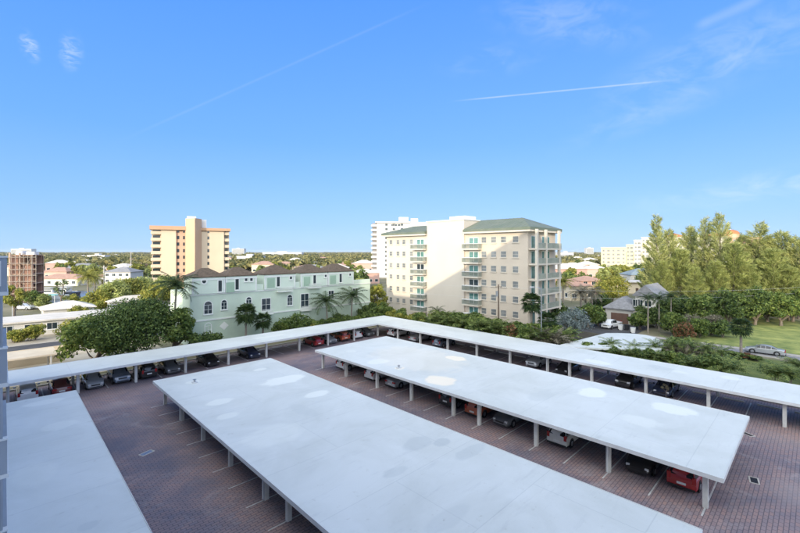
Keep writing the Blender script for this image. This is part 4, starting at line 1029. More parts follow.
for i, (px, v, r, h, k, lab) in enumerate([(200,68.5,2.3,3.4,'dark','dark clipped shrub under the arched windows of the townhouses'),(212,68.8,1.7,2.7,'dark','smaller dark shrub right of the clipped shrub at the townhouses'),
    (293,69,2.9,4.6,'dark','wide dark shrub under the double windows of the townhouses'),(306,69.5,2.0,3.6,'dark','dark shrub left of the twin coconut palms'),(340,69.4,2.0,3.2,'dark','dark undergrowth between the twin coconut palms'),
    (283,70.2,1.8,3.4,'mid','mid green shrub left of the wide dark shrub'),(361,70,1.9,3.6,'dark','dark shrub right of the twin coconut palms')]):
    put(shrub(20+i, r, h, LM[k], n=2200, size=.17, label=lab), on_v(px, v), v)
# behind the corner
for i, (px, d, r, h, k, lab) in enumerate([(376,98,3.6,8.5,'yellow','sunlit yellow tree between the green townhouses and the pink condominium'),(371,92,2.6,4.6,'dark','dark tree under the sunlit yellow tree at the corner'),
    (384,91,2.6,4.4,'mid','green bushy tree at the outer corner of the L-shaped carport')]):
    x, y = at(px, d); put(broadleaf(40+i, r, h, LM[k], n=3600, size=.24, clumps=22, base=.08, label=lab, name='broadleaf_tree'), x, y)
GH = 'hedge plants along the back of the right arm of the carport'
rnd = random.Random(5)
hs_ = {'areca': areca(60, 4.3, 2.2, LM['areca'], nf=40), 'mix': shrub(61, 1.7, 3.5, LM['mid'], n=2600, size=.17), 'cro': shrub(62, 1.5, 3.3, LM['croton'], n=2300, size=.17), 'drk': shrub(63, 1.7, 3.6, LM['dark'], n=2600, size=.17), 'ol': shrub(64, 1.7, 3.1, LM['yellow'], n=2400, size=.16)}
hs_['areca2'] = areca(65, 3.8, 2.0, LM['dry'], nf=34)
hused = set()
hl = {'areca':'green feathery areca palm clump in the mixed hedge behind the right arm','mix':'mid green bush in the mixed hedge behind the right arm','cro':'reddish croton bush in the mixed hedge behind the right arm','drk':'dark green bush in the mixed hedge behind the right arm','ol':'olive yellow bush of the low hedge near the outer carport corner','areca2':'dry greyish palm clump in the mixed hedge behind the right arm'}
def hedge(kind, x, y, s, rz):
    first = kind not in hused; hused.add(kind); place(first, hs_[kind], (x,y,0), rz, s, hl[kind], hl[kind].replace(' in the', 's in the').replace(' of the low', 's of the low'))
for v in np.arange(68, 53, -1.9): hedge(['ol','ol','mix'][int(v) % 3], 60.9+rnd.uniform(-.3,.3), v, (1.1,1.1,rnd.uniform(1.0,1.2)), rnd.uniform(0,6))
for v in np.arange(53, 27.5, -1.55):
    hedge(rnd.choice(['areca','mix','cro','areca','areca2','areca','areca','areca']), 60.5+rnd.uniform(-.4,.6), v, rnd.uniform(1.12,1.38), rnd.uniform(0,6))
    if rnd.random() < .75: hedge(rnd.choice(['drk','mix','areca']), 62.6+rnd.uniform(-.4,.6), v, rnd.uniform(1.15,1.4), rnd.uniform(0,6))
for u_ in np.arange(40, 60, 2.2): hedge(rnd.choice(['ol','mix','drk']), u_, 68+rnd.uniform(-.5,.5), (1,1,.8), rnd.uniform(0,6))
GL = 'low palms behind the right end of the carport'
for px, py, k in ((598,352,'areca'),(612,353,'drk'),(622,354,'areca'),(634,356,'areca'),(646,357,'drk'),(657,359,'areca'),(668,360,'areca'),(679,362,'mix'),(688,364,'areca'),(699,365,'areca'),(708,367,'drk'),(716,369,'areca'),(727,370,'areca'),(604,350,'drk'),(589,349,'mix'),(662,353,'mix'),(674,353,'areca2'),(686,356,'areca2'),(696,352,'areca2'),(707,356,'areca2'),(652,352,'areca'),(676,346,'drk'),(690,346,'mix'),(665,347,'areca')):
    x, y = ground(px, py, 1.6); hedge(k, x, y, rnd.uniform(.62,.86) if px < 672 else rnd.uniform(.8,1.0), rnd.uniform(0,6))
for i, px in enumerate(range(690, 812, 11)):  # bushes added to stand in for the shadow band under the trees
    x, y = at(px, 94+3*(i%3)); place(False, hs_[['drk','mix'][i%2]], (x,y,0), i, rnd.uniform(1.1,1.5), ['dark','mid green'][i%2]+' bush added as shade band under the trees across the far lawn', ['dark','mid green'][i%2]+' bushes added for shade across the far lawn')
for i, (px, py, s, lab) in enumerate([(776,377,.85,'dark areca palm clump on the small lawn, left of the one at the frame edge'),(790,378,.8,'dark areca palm clump on the small lawn at the right frame edge'),(803,372,.9,'green areca palm clump partly outside the right frame edge')]):
    x, y = ground(px, py, 1.2); o = place(False, hs_['areca'], (x,y,0), i, s, lab, 'areca palms on the small lawn')
for i, (px, py, r, h, k, lab) in enumerate([(735,358,1.2,1.0,'drk','low dark shrub at the foot of the single fan palm'),(748,359,1.2,.9,'cro','low reddish shrub right of the single fan palm'),(757,361,1.0,.8,'mix','low shrub at the right end of the roadside bed'),(725,356,1.1,.9,'mix','low green shrub left of the single fan palm')]):
    x, y = ground(px, py); place(False, hs_[k], (x,y,0), i, (r/1.6,r/1.6,h/3.4), lab, 'low roadside shrubs')
x, y = ground(741, 356); put(fan_palm(12, 4.5, 1.9, LM['palm'], nf=40, label='single fan palm standing on the small lawn before the road'), x, y)
for i, (px, d, h, lab) in enumerate([(611,60.5,3.6,'small feather palm before the left part of the white membrane roof'),(634,59,3.3,'small feather palm before the middle of the white membrane roof'),(655,58.5,4.0,'feather palm before the rounded corner of the white membrane roof'),
      (673,58,3.4,'feather palm right of the rounded corner of the membrane roof'),(690,57,3.2,'feather palm in the low thicket below the two greyish trees'),(706,55,3.5,'feather palm in the thicket left of the single fan palm'),(722,54,3.0,'feather palm at the right end of the low thicket')]):
    x, y = at(px, d); put(palm(300+i, h*(.62 if px < 672 else .85), 2.1, LM['areca'], nf=20, nl=10, label=lab, tr=.11, name='feather_palm'), x, y)
for i, (px, d, r, h, k, lab) in enumerate([(700,76,2.4,3.8,'mid','round green bush between the pavilion and the road'),(722,76,2.2,3.2,'dark','dark bush left of the single fan palm trunk'),(672,78,2.6,4.2,'mid','round bush behind the rounded corner of the membrane roof'),(684,74,2.2,3.2,'croton','reddish bush below the two greyish trees'),
      (640,90,2.6,4.4,'dark','dark bush hiding part of the brown garage door'),(47,84,1.4,1.9,'gold','olive bush on the sandy lot nearest the back street'),(27,92.5,1.2,1.6,'yellow','low olive bush at the near kerb of the sunlit street'),(52,97,1.9,2.6,'gold','olive bush at the right end of the long bungalow'),
      (44,112,2.4,4.4,'gold','olive tree top showing over the bungalow roof'),(70,110,2.8,4.8,'yellow','bright tree between the bungalows and the canal palms'),(33,118,2.6,5.0,'mid','green tree behind the long bungalow near its middle'),(78,94,2.4,3.6,'yellow','bright bush behind the large round tree at its left')]):
    x, y = at(px, d); put(broadleaf(320+i, r, h, LM[k], n=3200, size=.18, clumps=34, base=.06, label=lab, name='bush', cat='bush', trunk_r=.12), x, y)
# inside the hedge: taller palms and the silver tree
x, y = at(531.5, 68.5); put(fan_palm(13, 7.4, 2.3, LM['palm'], nf=34, label='fan palm before the right corner of the pink condominium'), x, y)
x, y = at(548, 67); put(fan_palm(14, 4.7, 2.0, LM['palm'], nf=34, label='lower fan palm right of the grey lamp pole'), x, y)
x, y = at(437, 84); put(palm(15, 3.7, 2.2, LM['palm'], nf=18, label='small dark palm rising over the low hedge left of the blank shaft'), x, y)
x, y = at(573, 72); put(broadleaf(16, 3.3, 6.4, LM['bluegrey'], n=3800, size=.13, clumps=46, base=.15, label='thin silver grey tree left of the white membrane roof', name='broadleaf_tree'), x, y)
for i, (px, d, h, k, lab) in enumerate([(563,112,7.6,'palm_lit','sunlit yellow date palm right of the pink condominium'),(581,96,6.2,'dry','greyish dry palm before the peach pink house'),(592,99,5.8,'dry','second greyish palm before the peach pink house')]):
    x, y = at(px, d); put(palm(70+i, h, 3.6, LM[k], nf=28, lean=(.2,.1), label=lab, name='date_palm' if i == 0 else 'dry_palm', tr=.25), x, y)
for i, (px, d, r, h, k, lab) in enumerate([(612,118,5.0,9.4,'yellow','bright yellow green round tree left of the white house with the brown garage door'),(600,102,3.4,5.2,'dark','dark green tree left of the brown garage door'),
   (556,84,3.2,5.4,'dark','dark tree behind the grey lamp pole'),(588,86,3.2,5.0,'mid','mid green tree left of the white pickup truck'),(598,88,2.0,3.4,'dark','dark bush beside the white pickup truck'),
   (640,84,2.4,3.4,'mid','green bush right of the driveway'),(655,86,3.0,4.2,'dark','dark bush before the porch of the white house'),(668,88,3.4,6.0,'dark','dark tree with pale trunk before the white house'),
   (683,88,3.6,6.2,'dark','dark leafy tree right of the white two storey house'),(699,84,3.0,7.6,'mid','upright mid green tree in the row across the road'),(712,90,4.2,6.6,'dark','dark spreading tree across the road left of the single fan palm'),(728,86,3.3,8.4,'dark','tall dark tree across the road just left of the single fan palm'),
   (742,92,4.4,7.0,'mid','mid green spreading tree above the dark end of the far lawn'),(755,89,3.2,8.8,'dark','tall dark tree across the far lawn under the pointed casuarina'),(768,93,4.4,6.8,'dark','dark tree with low canopy across the far lawn'),(781,88,3.4,7.6,'mid','mid green tree near the right edge across the far lawn'),(793,93,4.2,6.6,'dark','dark low tree close to the right edge across the far lawn'),(806,90,3.6,8.2,'mid','tree cut by the right frame edge'),
   (712,78,2.4,4.0,'dry','greyish leafless looking tree left of the single fan palm'),(692,78,2.4,4.0,'dry','greyish tree above the low palms at the right')]):
    x, y = at(px, d); put(broadleaf(80+i, r, h, LM[k], n=2600 if k == 'dry' else 7000 if r > 3.5 else 3800, size=.12 if k == 'dry' else .22, clumps=44 if k != 'dry' else 60, base=.12, label=lab, name='broadleaf_tree'), x, y)
for i, (px, d, h, lab) in enumerate([(648,80,6.8,'slim palm with pale trunk before the garage house, leftmost of three'),(659,82,6.6,'slim palm with pale trunk before the garage house, middle of three'),(671,83,6.9,'slim palm with pale trunk before the garage house, rightmost of three')]):
    x, y = at(px, d); put(palm(90+i, h, 2.3, LM['palm'], nf=20, label=lab, tr=.12), x, y)
# tall feathery casuarinas
CP = [casuarina(100, 22, 4.6, LM['pine']), casuarina(101, 19, 4.8, LM['pine']), casuarina(102, 16, 4.4, LM['gold'])]
cu = [False]*3
GP = 'tall feathery trees behind the far lawn'
for i, (px, top, d, k, sx, lab) in enumerate([(657,217,112,0,.8,'slender feathery tree, leftmost of the tall row and before the cream tower'),(668,231,116,1,.85,'shorter feathery tree right of the leftmost slender one'),(704,219,114,0,.8,'narrow feathery spire left of the round topped one'),(692,228,122,1,.9,'feathery tree filling in left of the narrow spire'),
    (722,215,110,0,.95,'tallest feathery tree with a round tufted top'),(741,236,116,1,1.09,'feathery tree below the orange dome'),(757,224,112,0,1.21,'broad feathery tree with a pointed top right of the dome'),(768,240,118,1,1.15,'feathery tree in the dip between two broad pointed ones'),(783,233,110,1,1.26,'broad feathery tree second from the right edge'),(798,238,106,1,1.15,'feathery tree at the right edge of the frame'),
    (681,250,108,2,1.05,'low olive feathery tree before the cream block'),(713,262,104,2,1.1,'low olive feathery tree under the tallest one'),(733,244,104,2,1.1,'low olive feathery tree under the dome'),(750,266,101,2,1.0,'low golden feathery tree above the far lawn'),(775,250,102,2,1.15,'low golden feathery tree right of the lit lawn'),(790,268,100,2,1.1,'low golden feathery tree near the right edge'),(660,262,108,2,1.0,'low golden feathery tree beside the white two storey house'),(648,258,124,2,.8,'pale golden feathery tree left of the leftmost spire'),(696,268,102,2,1.0,'low golden feathery tree above the dark row')]):
    x, y = at(px, d); zt = zat(top, d); s = zt / (22, 19, 16)[k]
    place(not cu[k], CP[k], (x,y,0), i*1.3, (s*sx, s*sx, s), lab, GP); cu[k] = True
# lit greens at the left
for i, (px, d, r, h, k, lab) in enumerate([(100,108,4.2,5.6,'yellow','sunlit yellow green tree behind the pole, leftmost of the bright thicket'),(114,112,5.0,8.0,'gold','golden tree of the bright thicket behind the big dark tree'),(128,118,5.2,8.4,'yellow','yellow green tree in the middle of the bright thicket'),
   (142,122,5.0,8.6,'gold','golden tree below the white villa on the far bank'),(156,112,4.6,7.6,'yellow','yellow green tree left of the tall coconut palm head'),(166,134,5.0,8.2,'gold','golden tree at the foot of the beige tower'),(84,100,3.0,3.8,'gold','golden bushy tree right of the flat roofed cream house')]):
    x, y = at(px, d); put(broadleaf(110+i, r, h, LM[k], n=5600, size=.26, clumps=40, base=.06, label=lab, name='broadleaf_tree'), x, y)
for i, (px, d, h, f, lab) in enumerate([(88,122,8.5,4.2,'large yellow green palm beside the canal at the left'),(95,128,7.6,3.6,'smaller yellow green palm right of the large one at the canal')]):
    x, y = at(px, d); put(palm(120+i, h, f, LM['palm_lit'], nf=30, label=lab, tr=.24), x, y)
for i, (px, v, r, h, lab) in enumerate([(14,98.5,1.5,2.3,'bright yellow green bush, leftmost before the long bungalow'),(21,98.8,1.6,2.4,'bright bush second from the left before the long bungalow'),(29,98.6,1.6,2.9,'bright rounded bush in the middle before the long bungalow'),(35,98.6,1.5,3.2,'bright bush before the doors of the long bungalow'),(68,100,2.0,3.0,'bright green bush right of the bungalow doors'),(57,67.6,.8,1.1,'small golden shrub on the sandy strip behind the carport'),(14,82,.7,.9,'tiny green plant on the sandy lot')]):
    put(shrub(130+i, r, h, LM['yellow'], n=1500, size=.16, label=lab), on_v(px, v), v)
x, y = at(14, 100); put(broadleaf(140, 2.6, 8.5, LM['yellow'], n=3000, size=.24, clumps=20, base=.2, label='bright small tree before the scaffolded building', name='broadleaf_tree'), x, y)
x, y = at(61, 118); put(broadleaf(141, 2.2, 9.5, LM['dark'], n=420, size=.2, clumps=16, base=.25, label='dark bare limbed tree right of the scaffolding', name='broadleaf_tree'), x, y)
# little tree between stalls of the right arm
x, y = 51.0, 11.4; put(broadleaf(142, .45, 2.0, LM['dry'], n=350, size=.07, clumps=8, base=.45, label='thin potted bush standing between cars under the right arm', name='small_tree', trunk_r=.03), x, y)

# ================================================================ mid distance: separate trees; far away: one canopy mass
rnd = random.Random(77)
MP = [broadleaf(200, 5.0, 8.5, LM['gold'], n=900, size=.62, clumps=20, base=.1, name='far_tree'), broadleaf(201, 4.6, 9.5, LM['yellow'], n=900, size=.6, clumps=20, base=.12, name='far_tree'),
      broadleaf(202, 5.6, 8.0, LM['mid'], n=900, size=.62, clumps=20, base=.1, name='far_tree'), broadleaf(203, 4.2, 9.0, LM['dark'], n=900, size=.6, clumps=20, base=.12, name='far_tree')]
ML = ['golden tree among the scattered houses in the middle distance','yellow green tree among the scattered houses in the middle distance','mid green tree among the scattered houses in the middle distance','dark green tree among the scattered houses in the middle distance']
mu_ = [False]*4; cnt = 0
while cnt < 230:
    px = rnd.uniform(5, 800); d = 1/rnd.uniform(1/480, 1/140)
    if 148 < px < 236 and d < 205: continue
    if 366 < px < 562 and d < 275: continue
    if px < 75 and d < 260: continue
    if px < 150 and d < 222: continue
    if px > 560 and d < 175: continue
    x, y = at(px, d)
    if y < 85 and 20 < x < 105 and d < 130: continue
    if any((x-a)**2+(y-b)**2 < 7**2 for a, b in FAR_SPOTS): continue
    if px < 165 and 135 < d < 150: continue
    i = rnd.choices(range(4), (5,4,3,2))[0]
    place(not mu_[i], MP[i], (x,y,0), rnd.uniform(0,6), rnd.uniform(.62,1.0), ML[i], ML[i].replace('tree ','trees ')); mu_[i] = True; cnt += 1
rng = np.random.default_rng(9)
n = 5200
d = 1/(rng.uniform(1/4200, 1/330, n)); d = np.where(rng.random(n) < .35, rng.uniform(900, 4200, n), d)
px = rng.uniform(-60, 860, n)
lat = (px-CX)/F*d; x = lat*SA + d*CA; y = -lat*CA + d*SA
ok = ~((px > 366) & (px < 562) & (d < 340)) & ~((px > 590) & (d < 380)); x, y, d = x[ok], y[ok], d[ok]
for a, b in FAR_SPOTS:
    ok = (x-a)**2 + (y-b)**2 > 12**2; x, y, d = x[ok], y[ok], d[ok]
n = len(x); hh = rng.uniform(4.5, 9.0, n); hh = np.where(rng.random(n) < .05, hh*1.35, hh); rad = rng.uniform(3.5, 7.5, n)*(1 + d/1800)
K = 46
cen = np.stack([np.repeat(x, K), np.repeat(y, K), np.repeat(hh*.55, K)], 1); rr = np.repeat(rad, K); hz = np.repeat(hh*.45, K)
dr = rng.normal(size=(n*K,3)); dr /= np.linalg.norm(dr, axis=1)[:,None]; dr[:,2] = np.where(dr[:,2] < -.3, -dr[:,2], dr[:,2])
q = cen + dr*np.stack([rr, rr, hz], 1)*rng.uniform(.7, 1.05, n*K)[:,None]
nr = dr + .7*rng.normal(size=dr.shape); nr /= np.linalg.norm(nr, axis=1)[:,None]
t = np.cross(nr, rng.normal(size=nr.shape)); t /= np.linalg.norm(t, axis=1)[:,None]; b_ = np.cross(nr, t)
s = (rr*.30*rng.uniform(.6, 1.3, n*K))[:,None]
V = np.stack([q-t*s, q-b_*s*.7, q+t*s, q+b_*s*.7], 1); V[:,:,2] = np.maximum(V[:,:,2], .05)
V[:,:,2] = np.minimum(V[:,:,2], 13.5)
tag(quads('distant_woodland', V, LM['far']), 'continuous canopy of far off trees reaching the horizon', 'woodland', kind='stuff')

# ================================================================ poles, wires, boats
def pole(px, d, h, r, m, label, arm=None, name='utility_pole', cat='utility pole'):
    x, y = at(px, d); rt = thing(name, label, cat, (x,y,0), VR)
    b = MB(); b.tube([(0,0,-.1),(0,0,h)], [r*1.2, r*.8], 10); b.build('pole', m, rt, smooth=True)
    if arm == 'cross':
        b = MB(); b.box(-1.0,-.06,h-.7,1.0,.06,h-.55); b.build('cross_arm', M['wood_pole'], rt)
        for xx in (-.9,-.3,.3,.9): b = MB(); b.tube([(xx,0,h-.55),(xx,0,h-.36)], .04, 6); b.build('insulator', M['white'], rt)
    if arm == 'trans':
        b = MB(); b.tube([(-.3,-.1,h-2.2),(-.3,-.1,h-1.2)], .22, 10); b.build('transformer', M['rim'], rt)
        b = MB(); b.box(-.6,-.05,h-.5,.6,.05,h-.4); b.build('cross_arm', M['wood_pole'], rt)
    if arm == 'lamp':
        b = MB(); b.tube([(0,0,h-.3),(-.5,0,h+.02),(-1.3,0,h+.08)], .045, 6); b.build('lamp_arm', m, rt)
        b = MB(); b.box(-1.75,-.14,h+.0,-1.2,.14,h+.13); b.build('lamp_head', M['fascia'], rt)
    return rt
pole(498.5, 74.5, 10.0, .15, M['wood_pole'], 'weathered wooden utility pole before the pink condominium wall', 'trans')
pole(541.3, 63.5, 10.4, .09, M['rim'], 'slim grey steel lamp pole at the right corner of the pink condominium', 'lamp', 'lamp_pole', 'lamp pole')
pole(104, 132, 11.5, .2, M['concrete'], 'pale concrete utility pole beside the canal palms', 'cross')
pole(131, 215, 16, .2, M['concrete'], 'thin pale utility pole beyond the white villa', 'cross')
pole(12.5, 86, 4.6, .06, M['fascia'], 'short pale street post before the long bungalow', None, 'street_post', 'post')
def wire(p, q, sag, label):
    b = MB(); p = Vector(p); q = Vector(q); b.tube([p.lerp(q, i/14) - Vector((0,0,sag*4*(i/14)*(1-i/14))) for i in range(15)], .011, 4, cap=False)
    tag(b.build('overhead_wire', M['fascia']), label, 'wire')
a = at(498.5, 74.4); b0 = at(388, 98); c0 = at(820, 92)
wire((*a,9.55), (*b0,9.4), .5, 'pale overhead wire crossing the pink condominium, left of the wooden pole')
wire((*a,9.5), (*c0,8.2), 1.0, 'pale overhead wire running right from the wooden pole across the dark trees')
wire((*a,7.6), (*b0,7.2), .5, 'lower pale overhead wire across the shaded foot of the pink condominium')
wire((*a,8.1), (*c0,7.0), 1.1, 'lower pale overhead wire before the dark trees at the right')
def boat(px, d, L, rz, label, cabin=True, hullc=None):
    x, y = at(px, d); rt = thing('motor_boat', label, 'boat', (x,y,0), rz)
    b = MB(); vs = []; fs = []
    for i, f in enumerate((-.5,-.2,.15,.38,.5)):
        w = L*.16*(1, 1, .9, .5, .03)[i]; vs += [(L*f,-w,1.15+.25*(i/4)),(L*f,-w*.7,.0),(L*f,w*.7,.0),(L*f,w,1.15+.25*(i/4))]
    for i in range(4):
        for j in range(4): fs.append((i*4+j, (i+1)*4+j, (i+1)*4+(j+1)%4, i*4+(j+1)%4))
    fs.append((0,1,2,3)); fs.append((19,18,17,16)); b.add(vs, fs); b.build('hull', hullc or M['white'], rt, smooth=True)
    if cabin:
        c = MB(); c.box(-L*.2,-L*.1,1.2,L*.15,L*.1,2.3); cb = c.build('cabin', M['white'], rt); g = MB(); g.box(-L*.16,-L*.104,1.6,L*.12,L*.104,2.1); g.build('window', M['pane'], cb)
        c = MB(); c.box(-L*.24,-L*.12,2.9,L*.1,L*.12,3.0); c.build('hardtop', M['white'], rt); c = MB()
        for xx in (-L*.2, L*.06):
            for yy in (-L*.1, L*.1): c.tube([(xx,yy,2.31),(xx,yy,2.9)], .03, 5)
        c.build('hardtop_frame', M['rim'], rt)
    return rt
boat(49, 146, 9, VR+R(15), 'white motor boat with hardtop moored on the canal at the left')
boat(64, 150, 11, VR+R(170), 'dark hulled boat moored beside the white motor boat', True, mat('navy_hull', (.03,.04,.06), .3))
boat(56, 138, 7, VR+R(30), 'small white boat nearest the scaffolded building', False)
boat(116, 200, 9, VR, 'white boat lying before the white villa on the far bank')
b = MB(); x, y = at(52, 127); rt = thing('canopy_tent', 'small turquoise canopy beside the canal boats', 'canopy', (x,y,0), VR)
b.box(-2.2,-1.6,2.4,2.2,1.6,2.6); b.build('canopy', mat('turquoise_canvas', (.25,.5,.48), .7, .05, 1), rt)
for xx in (-2,2):
    for yy in (-1.4,1.4): q = MB(); q.box(xx-.05,yy-.05,0,xx+.05,yy+.05,2.397); q.build('post', M['white'], rt)
for px, d, kind, col, rz, lab in [(24,112,'suv','white',VR,'white van like car parked before the scaffolded building'),(40,114,'sedan','white',VR+.3,'white sedan parked right of the scaffolding foot'),(73,122,'pickup','grey',VR+R(180),'grey pickup parked on the canal bank at the left')]:
    x, y = at(px, d); car(kind, col, x, y, rz, lab)
# bins by the garage
for px, py, col, lab in ((620.5,330,'white','white bin beside the pickup truck on the driveway'),(627,330,'dark','dark bin on the driveway right of the white bin'),(633,333,'white','white plastic bin at the edge of the drive')):
    x, y = ground(px, py); rt = thing('wheelie_bin', lab, 'bin', (x,y,0)); b = MB()
    b.add([(-.28,-.3,.05),(.28,-.3,.05),(.28,.3,.05),(-.28,.3,.05),(-.34,-.38,1.0),(.34,-.38,1.0),(.34,.38,1.0),(-.34,.38,1.0)], [(0,3,2,1),(4,5,6,7),(0,1,5,4),(1,2,6,5),(2,3,7,6),(3,0,4,7)])
    b.build('bin_body', M['white'] if col == 'white' else M['black_trim'], rt); b = MB(); b.box(-.37,-.41,1.003,.37,.41,1.08); b.build('lid', M['fascia'] if col == 'white' else M['black_trim'], rt)
    b = MB(); b.tube([(-.4,.3,.12),(.4,.3,.12)], .12, 10); b.build('wheel', M['tyre'], rt)
# ================================================================ light, sky, camera
ELEV = 11.8; LDIR = R(24)
L3 = Vector((math.cos(LDIR)*math.cos(R(ELEV)), math.sin(LDIR)*math.cos(R(ELEV)), -math.sin(R(ELEV))))
sd = bpy.data.lights.new('sun', 'SUN'); sd.energy = SUN_E; sd.angle = R(.5); sd.color = (1.0, .86, .66)
so = bpy.data.objects.new('sun', sd); C.objects.link(so); so.rotation_euler = L3.to_track_quat('-Z', 'Y').to_euler(); so.location = (-100, -50, 60)
sc = bpy.context.scene
wd = bpy.data.worlds.new('World'); sc.world = wd; wd.use_nodes = True; nt = wd.node_tree; nt.nodes.clear(); Lk = nt.links.new
out = new(nt, 'ShaderNodeOutputWorld'); bg = new(nt, 'ShaderNodeBackground'); bg.inputs['Strength'].default_value = SKY_S
sk = nt.nodes.new('ShaderNodeTexSky'); sk.sky_type = 'NISHITA'; sk.sun_disc = False; sk.sun_elevation = R(ELEV)
sk.sun_rotation = math.atan2(-L3.x, -L3.y); sk.air_density = 1.0; sk.dust_density = .6; sk.ozone_density = 1.6; sk.altitude = 0
hs2 = new(nt, 'ShaderNodeHueSaturation'); hs2.inputs['Saturation'].default_value = SKY_SAT; hs2.inputs['Value'].default_value = SKY_V
Lk(sk.outputs[0], hs2.inputs['Color'])
# clear maritime blue laid over the physical sky, by height above the horizon; unseen zenith whitened as added fill
tc0 = new(nt, 'ShaderNodeTexCoord'); sx = new(nt, 'ShaderNodeSeparateXYZ'); Lk(tc0.outputs['Generated'], sx.inputs[0])
rp0 = new(nt, 'ShaderNodeValToRGB'); cr = rp0.color_ramp; Lk(sx.outputs['Z'], rp0.inputs['Fac'])
stops = SKY_STOPS
cr.elements[0].position = stops[0][0]; cr.elements[0].color = (*stops[0][1], 1); cr.elements[1].position = stops[-1][0]; cr.elements[1].color = (*stops[-1][1], 1)
for p_, c_ in stops[1:-1]: e_ = cr.elements.new(p_); e_.color = (*c_, 1)
ad0 = new(nt, 'ShaderNodeVectorMath', operation='MULTIPLY_ADD'); Lk(rp0.outputs['Color'], ad0.inputs[0]); ad0.inputs[1].default_value = (BLUE_K,)*3; Lk(hs2.outputs['Color'], ad0.inputs[2])
# thin high cloud and two vapour trails, fixed to directions of the real sky
tc = new(nt, 'ShaderNodeTexCoord')
fw = Vector((CA, SA, 0)); rt_ = Vector((SA, -CA, 0)); upv = Vector((0,0,1))
def sdir(px, py): return (fw + rt_*((px-CX)/F) + upv*((HY-py)/F)).normalized()
cur = ad0.outputs[0]
# broad glow round the low sun, added behind the camera to lift the shade
dg = new(nt, 'ShaderNodeVectorMath', operation='DOT_PRODUCT'); Lk(tc0.outputs['Generated'], dg.inputs[0]); dg.inputs[1].default_value = tuple(-L3)
mg = new(nt, 'ShaderNodeMapRange', interpolation_type='SMOOTHERSTEP'); Lk(dg.outputs['Value'], mg.inputs['Value']); mg.inputs['From Min'].default_value = -.15; mg.inputs['From Max'].default_value = 1.0; mg.inputs['To Max'].default_value = 1
gl = new(nt, 'ShaderNodeVectorMath', operation='SCALE'); gl.inputs[0].default_value = (1.0*GLOW, .95*GLOW, .74*GLOW); Lk(mg.outputs[0], gl.inputs['Scale'])
ag = new(nt, 'ShaderNodeVectorMath', operation='ADD'); Lk(cur, ag.inputs[0]); Lk(gl.outputs[0], ag.inputs[1]); cur = ag.outputs[0]
def vm(op, a, b=None):
    n = new(nt, 'ShaderNodeVectorMath', operation=op); Lk(a, n.inputs[0])
    if b is not None: n.inputs[1].default_value = tuple(b)
    return n
def mth(op, a, b=None, c=None):
    n = new(nt, 'ShaderNodeMath', operation=op)
    for i, q in enumerate((a, b, c)):
        if q is None: continue
        if hasattr(q, 'links'): Lk(q, n.inputs[i])
        else: n.inputs[i].default_value = q
    return n.outputs[0]
def sm(v, a, b, c=0, d=1):
    n = new(nt, 'ShaderNodeMapRange', interpolation_type='SMOOTHSTEP'); Lk(v, n.inputs['Value'])
    for k, q in (('From Min',a),('From Max',b),('To Min',c),('To Max',d)): n.inputs[k].default_value = q
    return n.outputs[0]
dirn = tc.outputs['Generated']
def blend(fac, col=(1,1,1)):
    global cur
    n = new(nt, 'ShaderNodeMix', data_type='RGBA'); Lk(fac, n.inputs['Factor']); Lk(cur, n.inputs['A']); n.inputs['B'].default_value = (*[c*CLOUD for c in col], 1); cur = n.outputs['Result']
def trail(p, q, w, k, nscale=30):
    a, b = sdir(*p), sdir(*q); nrm = a.cross(b).normalized(); mid = (a+b).normalized(); half = math.acos(a.dot(b))/2; tg = nrm.cross(mid)
    off = vm('DOT_PRODUCT', dirn, nrm).outputs['Value']; al = vm('DOT_PRODUCT', dirn, tg).outputs['Value']
    nz = new(nt, 'ShaderNodeTexNoise', Scale=nscale, Detail=4); Lk(dirn, nz.inputs['Vector'])
    f = sm(mth('ABSOLUTE', off), 0, w, 1, 0)
    e1 = sm(mth('ABSOLUTE', al), math.sin(half)*.55, math.sin(half), 1, 0)
    front = mth('GREATER_THAN', vm('DOT_PRODUCT', dirn, mid).outputs['Value'], 0.0)
    blend(mth('MULTIPLY', mth('MULTIPLY', mth('MULTIPLY', f, e1), front), mth('MULTIPLY_ADD', nz.outputs['Fac'], k*.7, k*.6)))
trail((445,102), (690,78.5), .0026, .24)
trail((100,150), (445,-4), .0040, .045)
trail((690,30), (770,-6), .014, .12, 12)
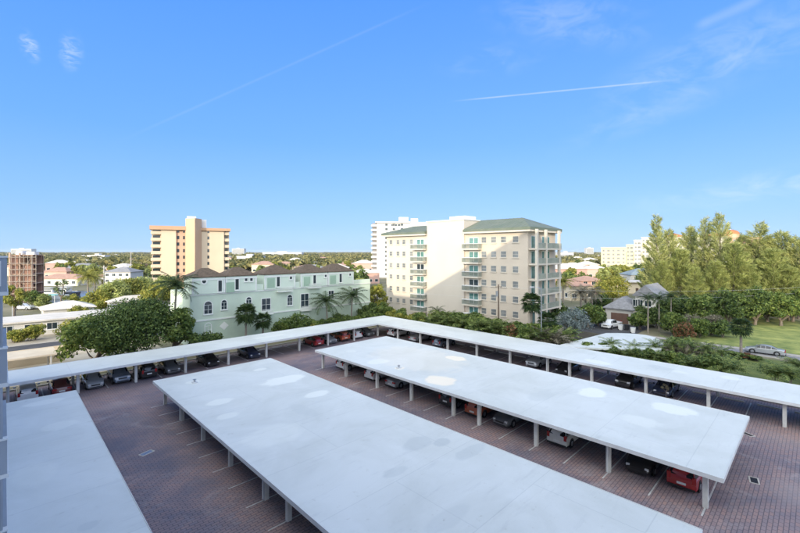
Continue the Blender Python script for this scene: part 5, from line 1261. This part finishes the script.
def wisp(px, py, rx, ry, ang, k, ns=14):
    c = sdir(px, py); r_ = rt_*math.cos(R(ang)) + upv*math.sin(R(ang)); r_ = (r_ - c*r_.dot(c)).normalized(); u_ = c.cross(r_)
    a = mth('DIVIDE', vm('DOT_PRODUCT', dirn, r_).outputs['Value'], rx/F); b = mth('DIVIDE', vm('DOT_PRODUCT', dirn, u_).outputs['Value'], ry/F)
    rad = mth('SQRT', mth('ADD', mth('MULTIPLY', a, a), mth('MULTIPLY', b, b)))
    mp = new(nt, 'ShaderNodeMapping'); Lk(dirn, mp.inputs['Vector']); mp.inputs['Scale'].default_value = (1, 1, 2.6)
    nz = new(nt, 'ShaderNodeTexNoise', Scale=ns, Detail=8, Roughness=.65, Distortion=.8); Lk(mp.outputs[0], nz.inputs['Vector'])
    f = mth('MULTIPLY', sm(rad, .1, 1, 1, 0), sm(nz.outputs['Fac'], .38, .72))
    front = mth('GREATER_THAN', vm('DOT_PRODUCT', dirn, c).outputs['Value'], 0.0)
    blend(mth('MULTIPLY', mth('MULTIPLY', f, front), k))
wisp(29,46,13,7,-70,.42,38); wisp(71,52,17,9,85,.34,38)
wisp(705,65,110,34,22,.17,10); wisp(570,22,90,26,-8,.13,12); wisp(640,118,90,16,20,.10,12); wisp(770,185,120,18,8,.2,9); wisp(490,60,60,20,5,.08,14)
Lk(cur, bg.inputs['Color']); Lk(bg.outputs[0], out.inputs['Surface'])

cam = bpy.data.cameras.new('camera'); co = bpy.data.objects.new('camera', cam); C.objects.link(co); sc.camera = co
cam.sensor_width = 36; cam.lens = 36*F/800; cam.shift_y = (HY-266.5)/800; cam.clip_start = .1; cam.clip_end = 20000
co.location = (0, 0, H); co.rotation_euler = (R(90), 0, YAW - math.pi/2)
if HAZE > 0:
    hz = MB(); hz.box(-7100,-7100,-1.0,9100,9100,38)
    m = bpy.data.materials.new('haze_air'); n2 = nodes(m); o_ = new(n2, 'ShaderNodeOutputMaterial'); pv_ = new(n2, 'ShaderNodeVolumePrincipled')
    pv_.inputs['Color'].default_value = (.80,.87,.95,1); pv_.inputs['Density'].default_value = HAZE; n2.links.new(pv_.outputs[0], o_.inputs['Volume'])
    tag(hz.build('haze', m), 'thin pale sea haze over the distant canopy', 'haze', kind='stuff')
vs = sc.view_settings; vs.view_transform = 'Standard'; vs.look = 'None'; vs.gamma = 1; vs.use_curve_mapping = False; vs.exposure = EXPO
cy = sc.cycles; cy.max_bounces = 6; cy.diffuse_bounces = 3; cy.glossy_bounces = 3; cy.transmission_bounces = 4; cy.use_adaptive_sampling = True; cy.adaptive_threshold = .015
cy.use_denoising = True; cy.sample_clamp_indirect = 8
for o in list(bpy.data.objects):           # prototypes that ended up unplaced are removed
    if o.get('label') == 'x' or (o.parent is None and o.type == 'EMPTY' and not o.children):
        for ch in list(o.children_recursive): bpy.data.objects.remove(ch)
        print('removed', o.name); bpy.data.objects.remove(o)
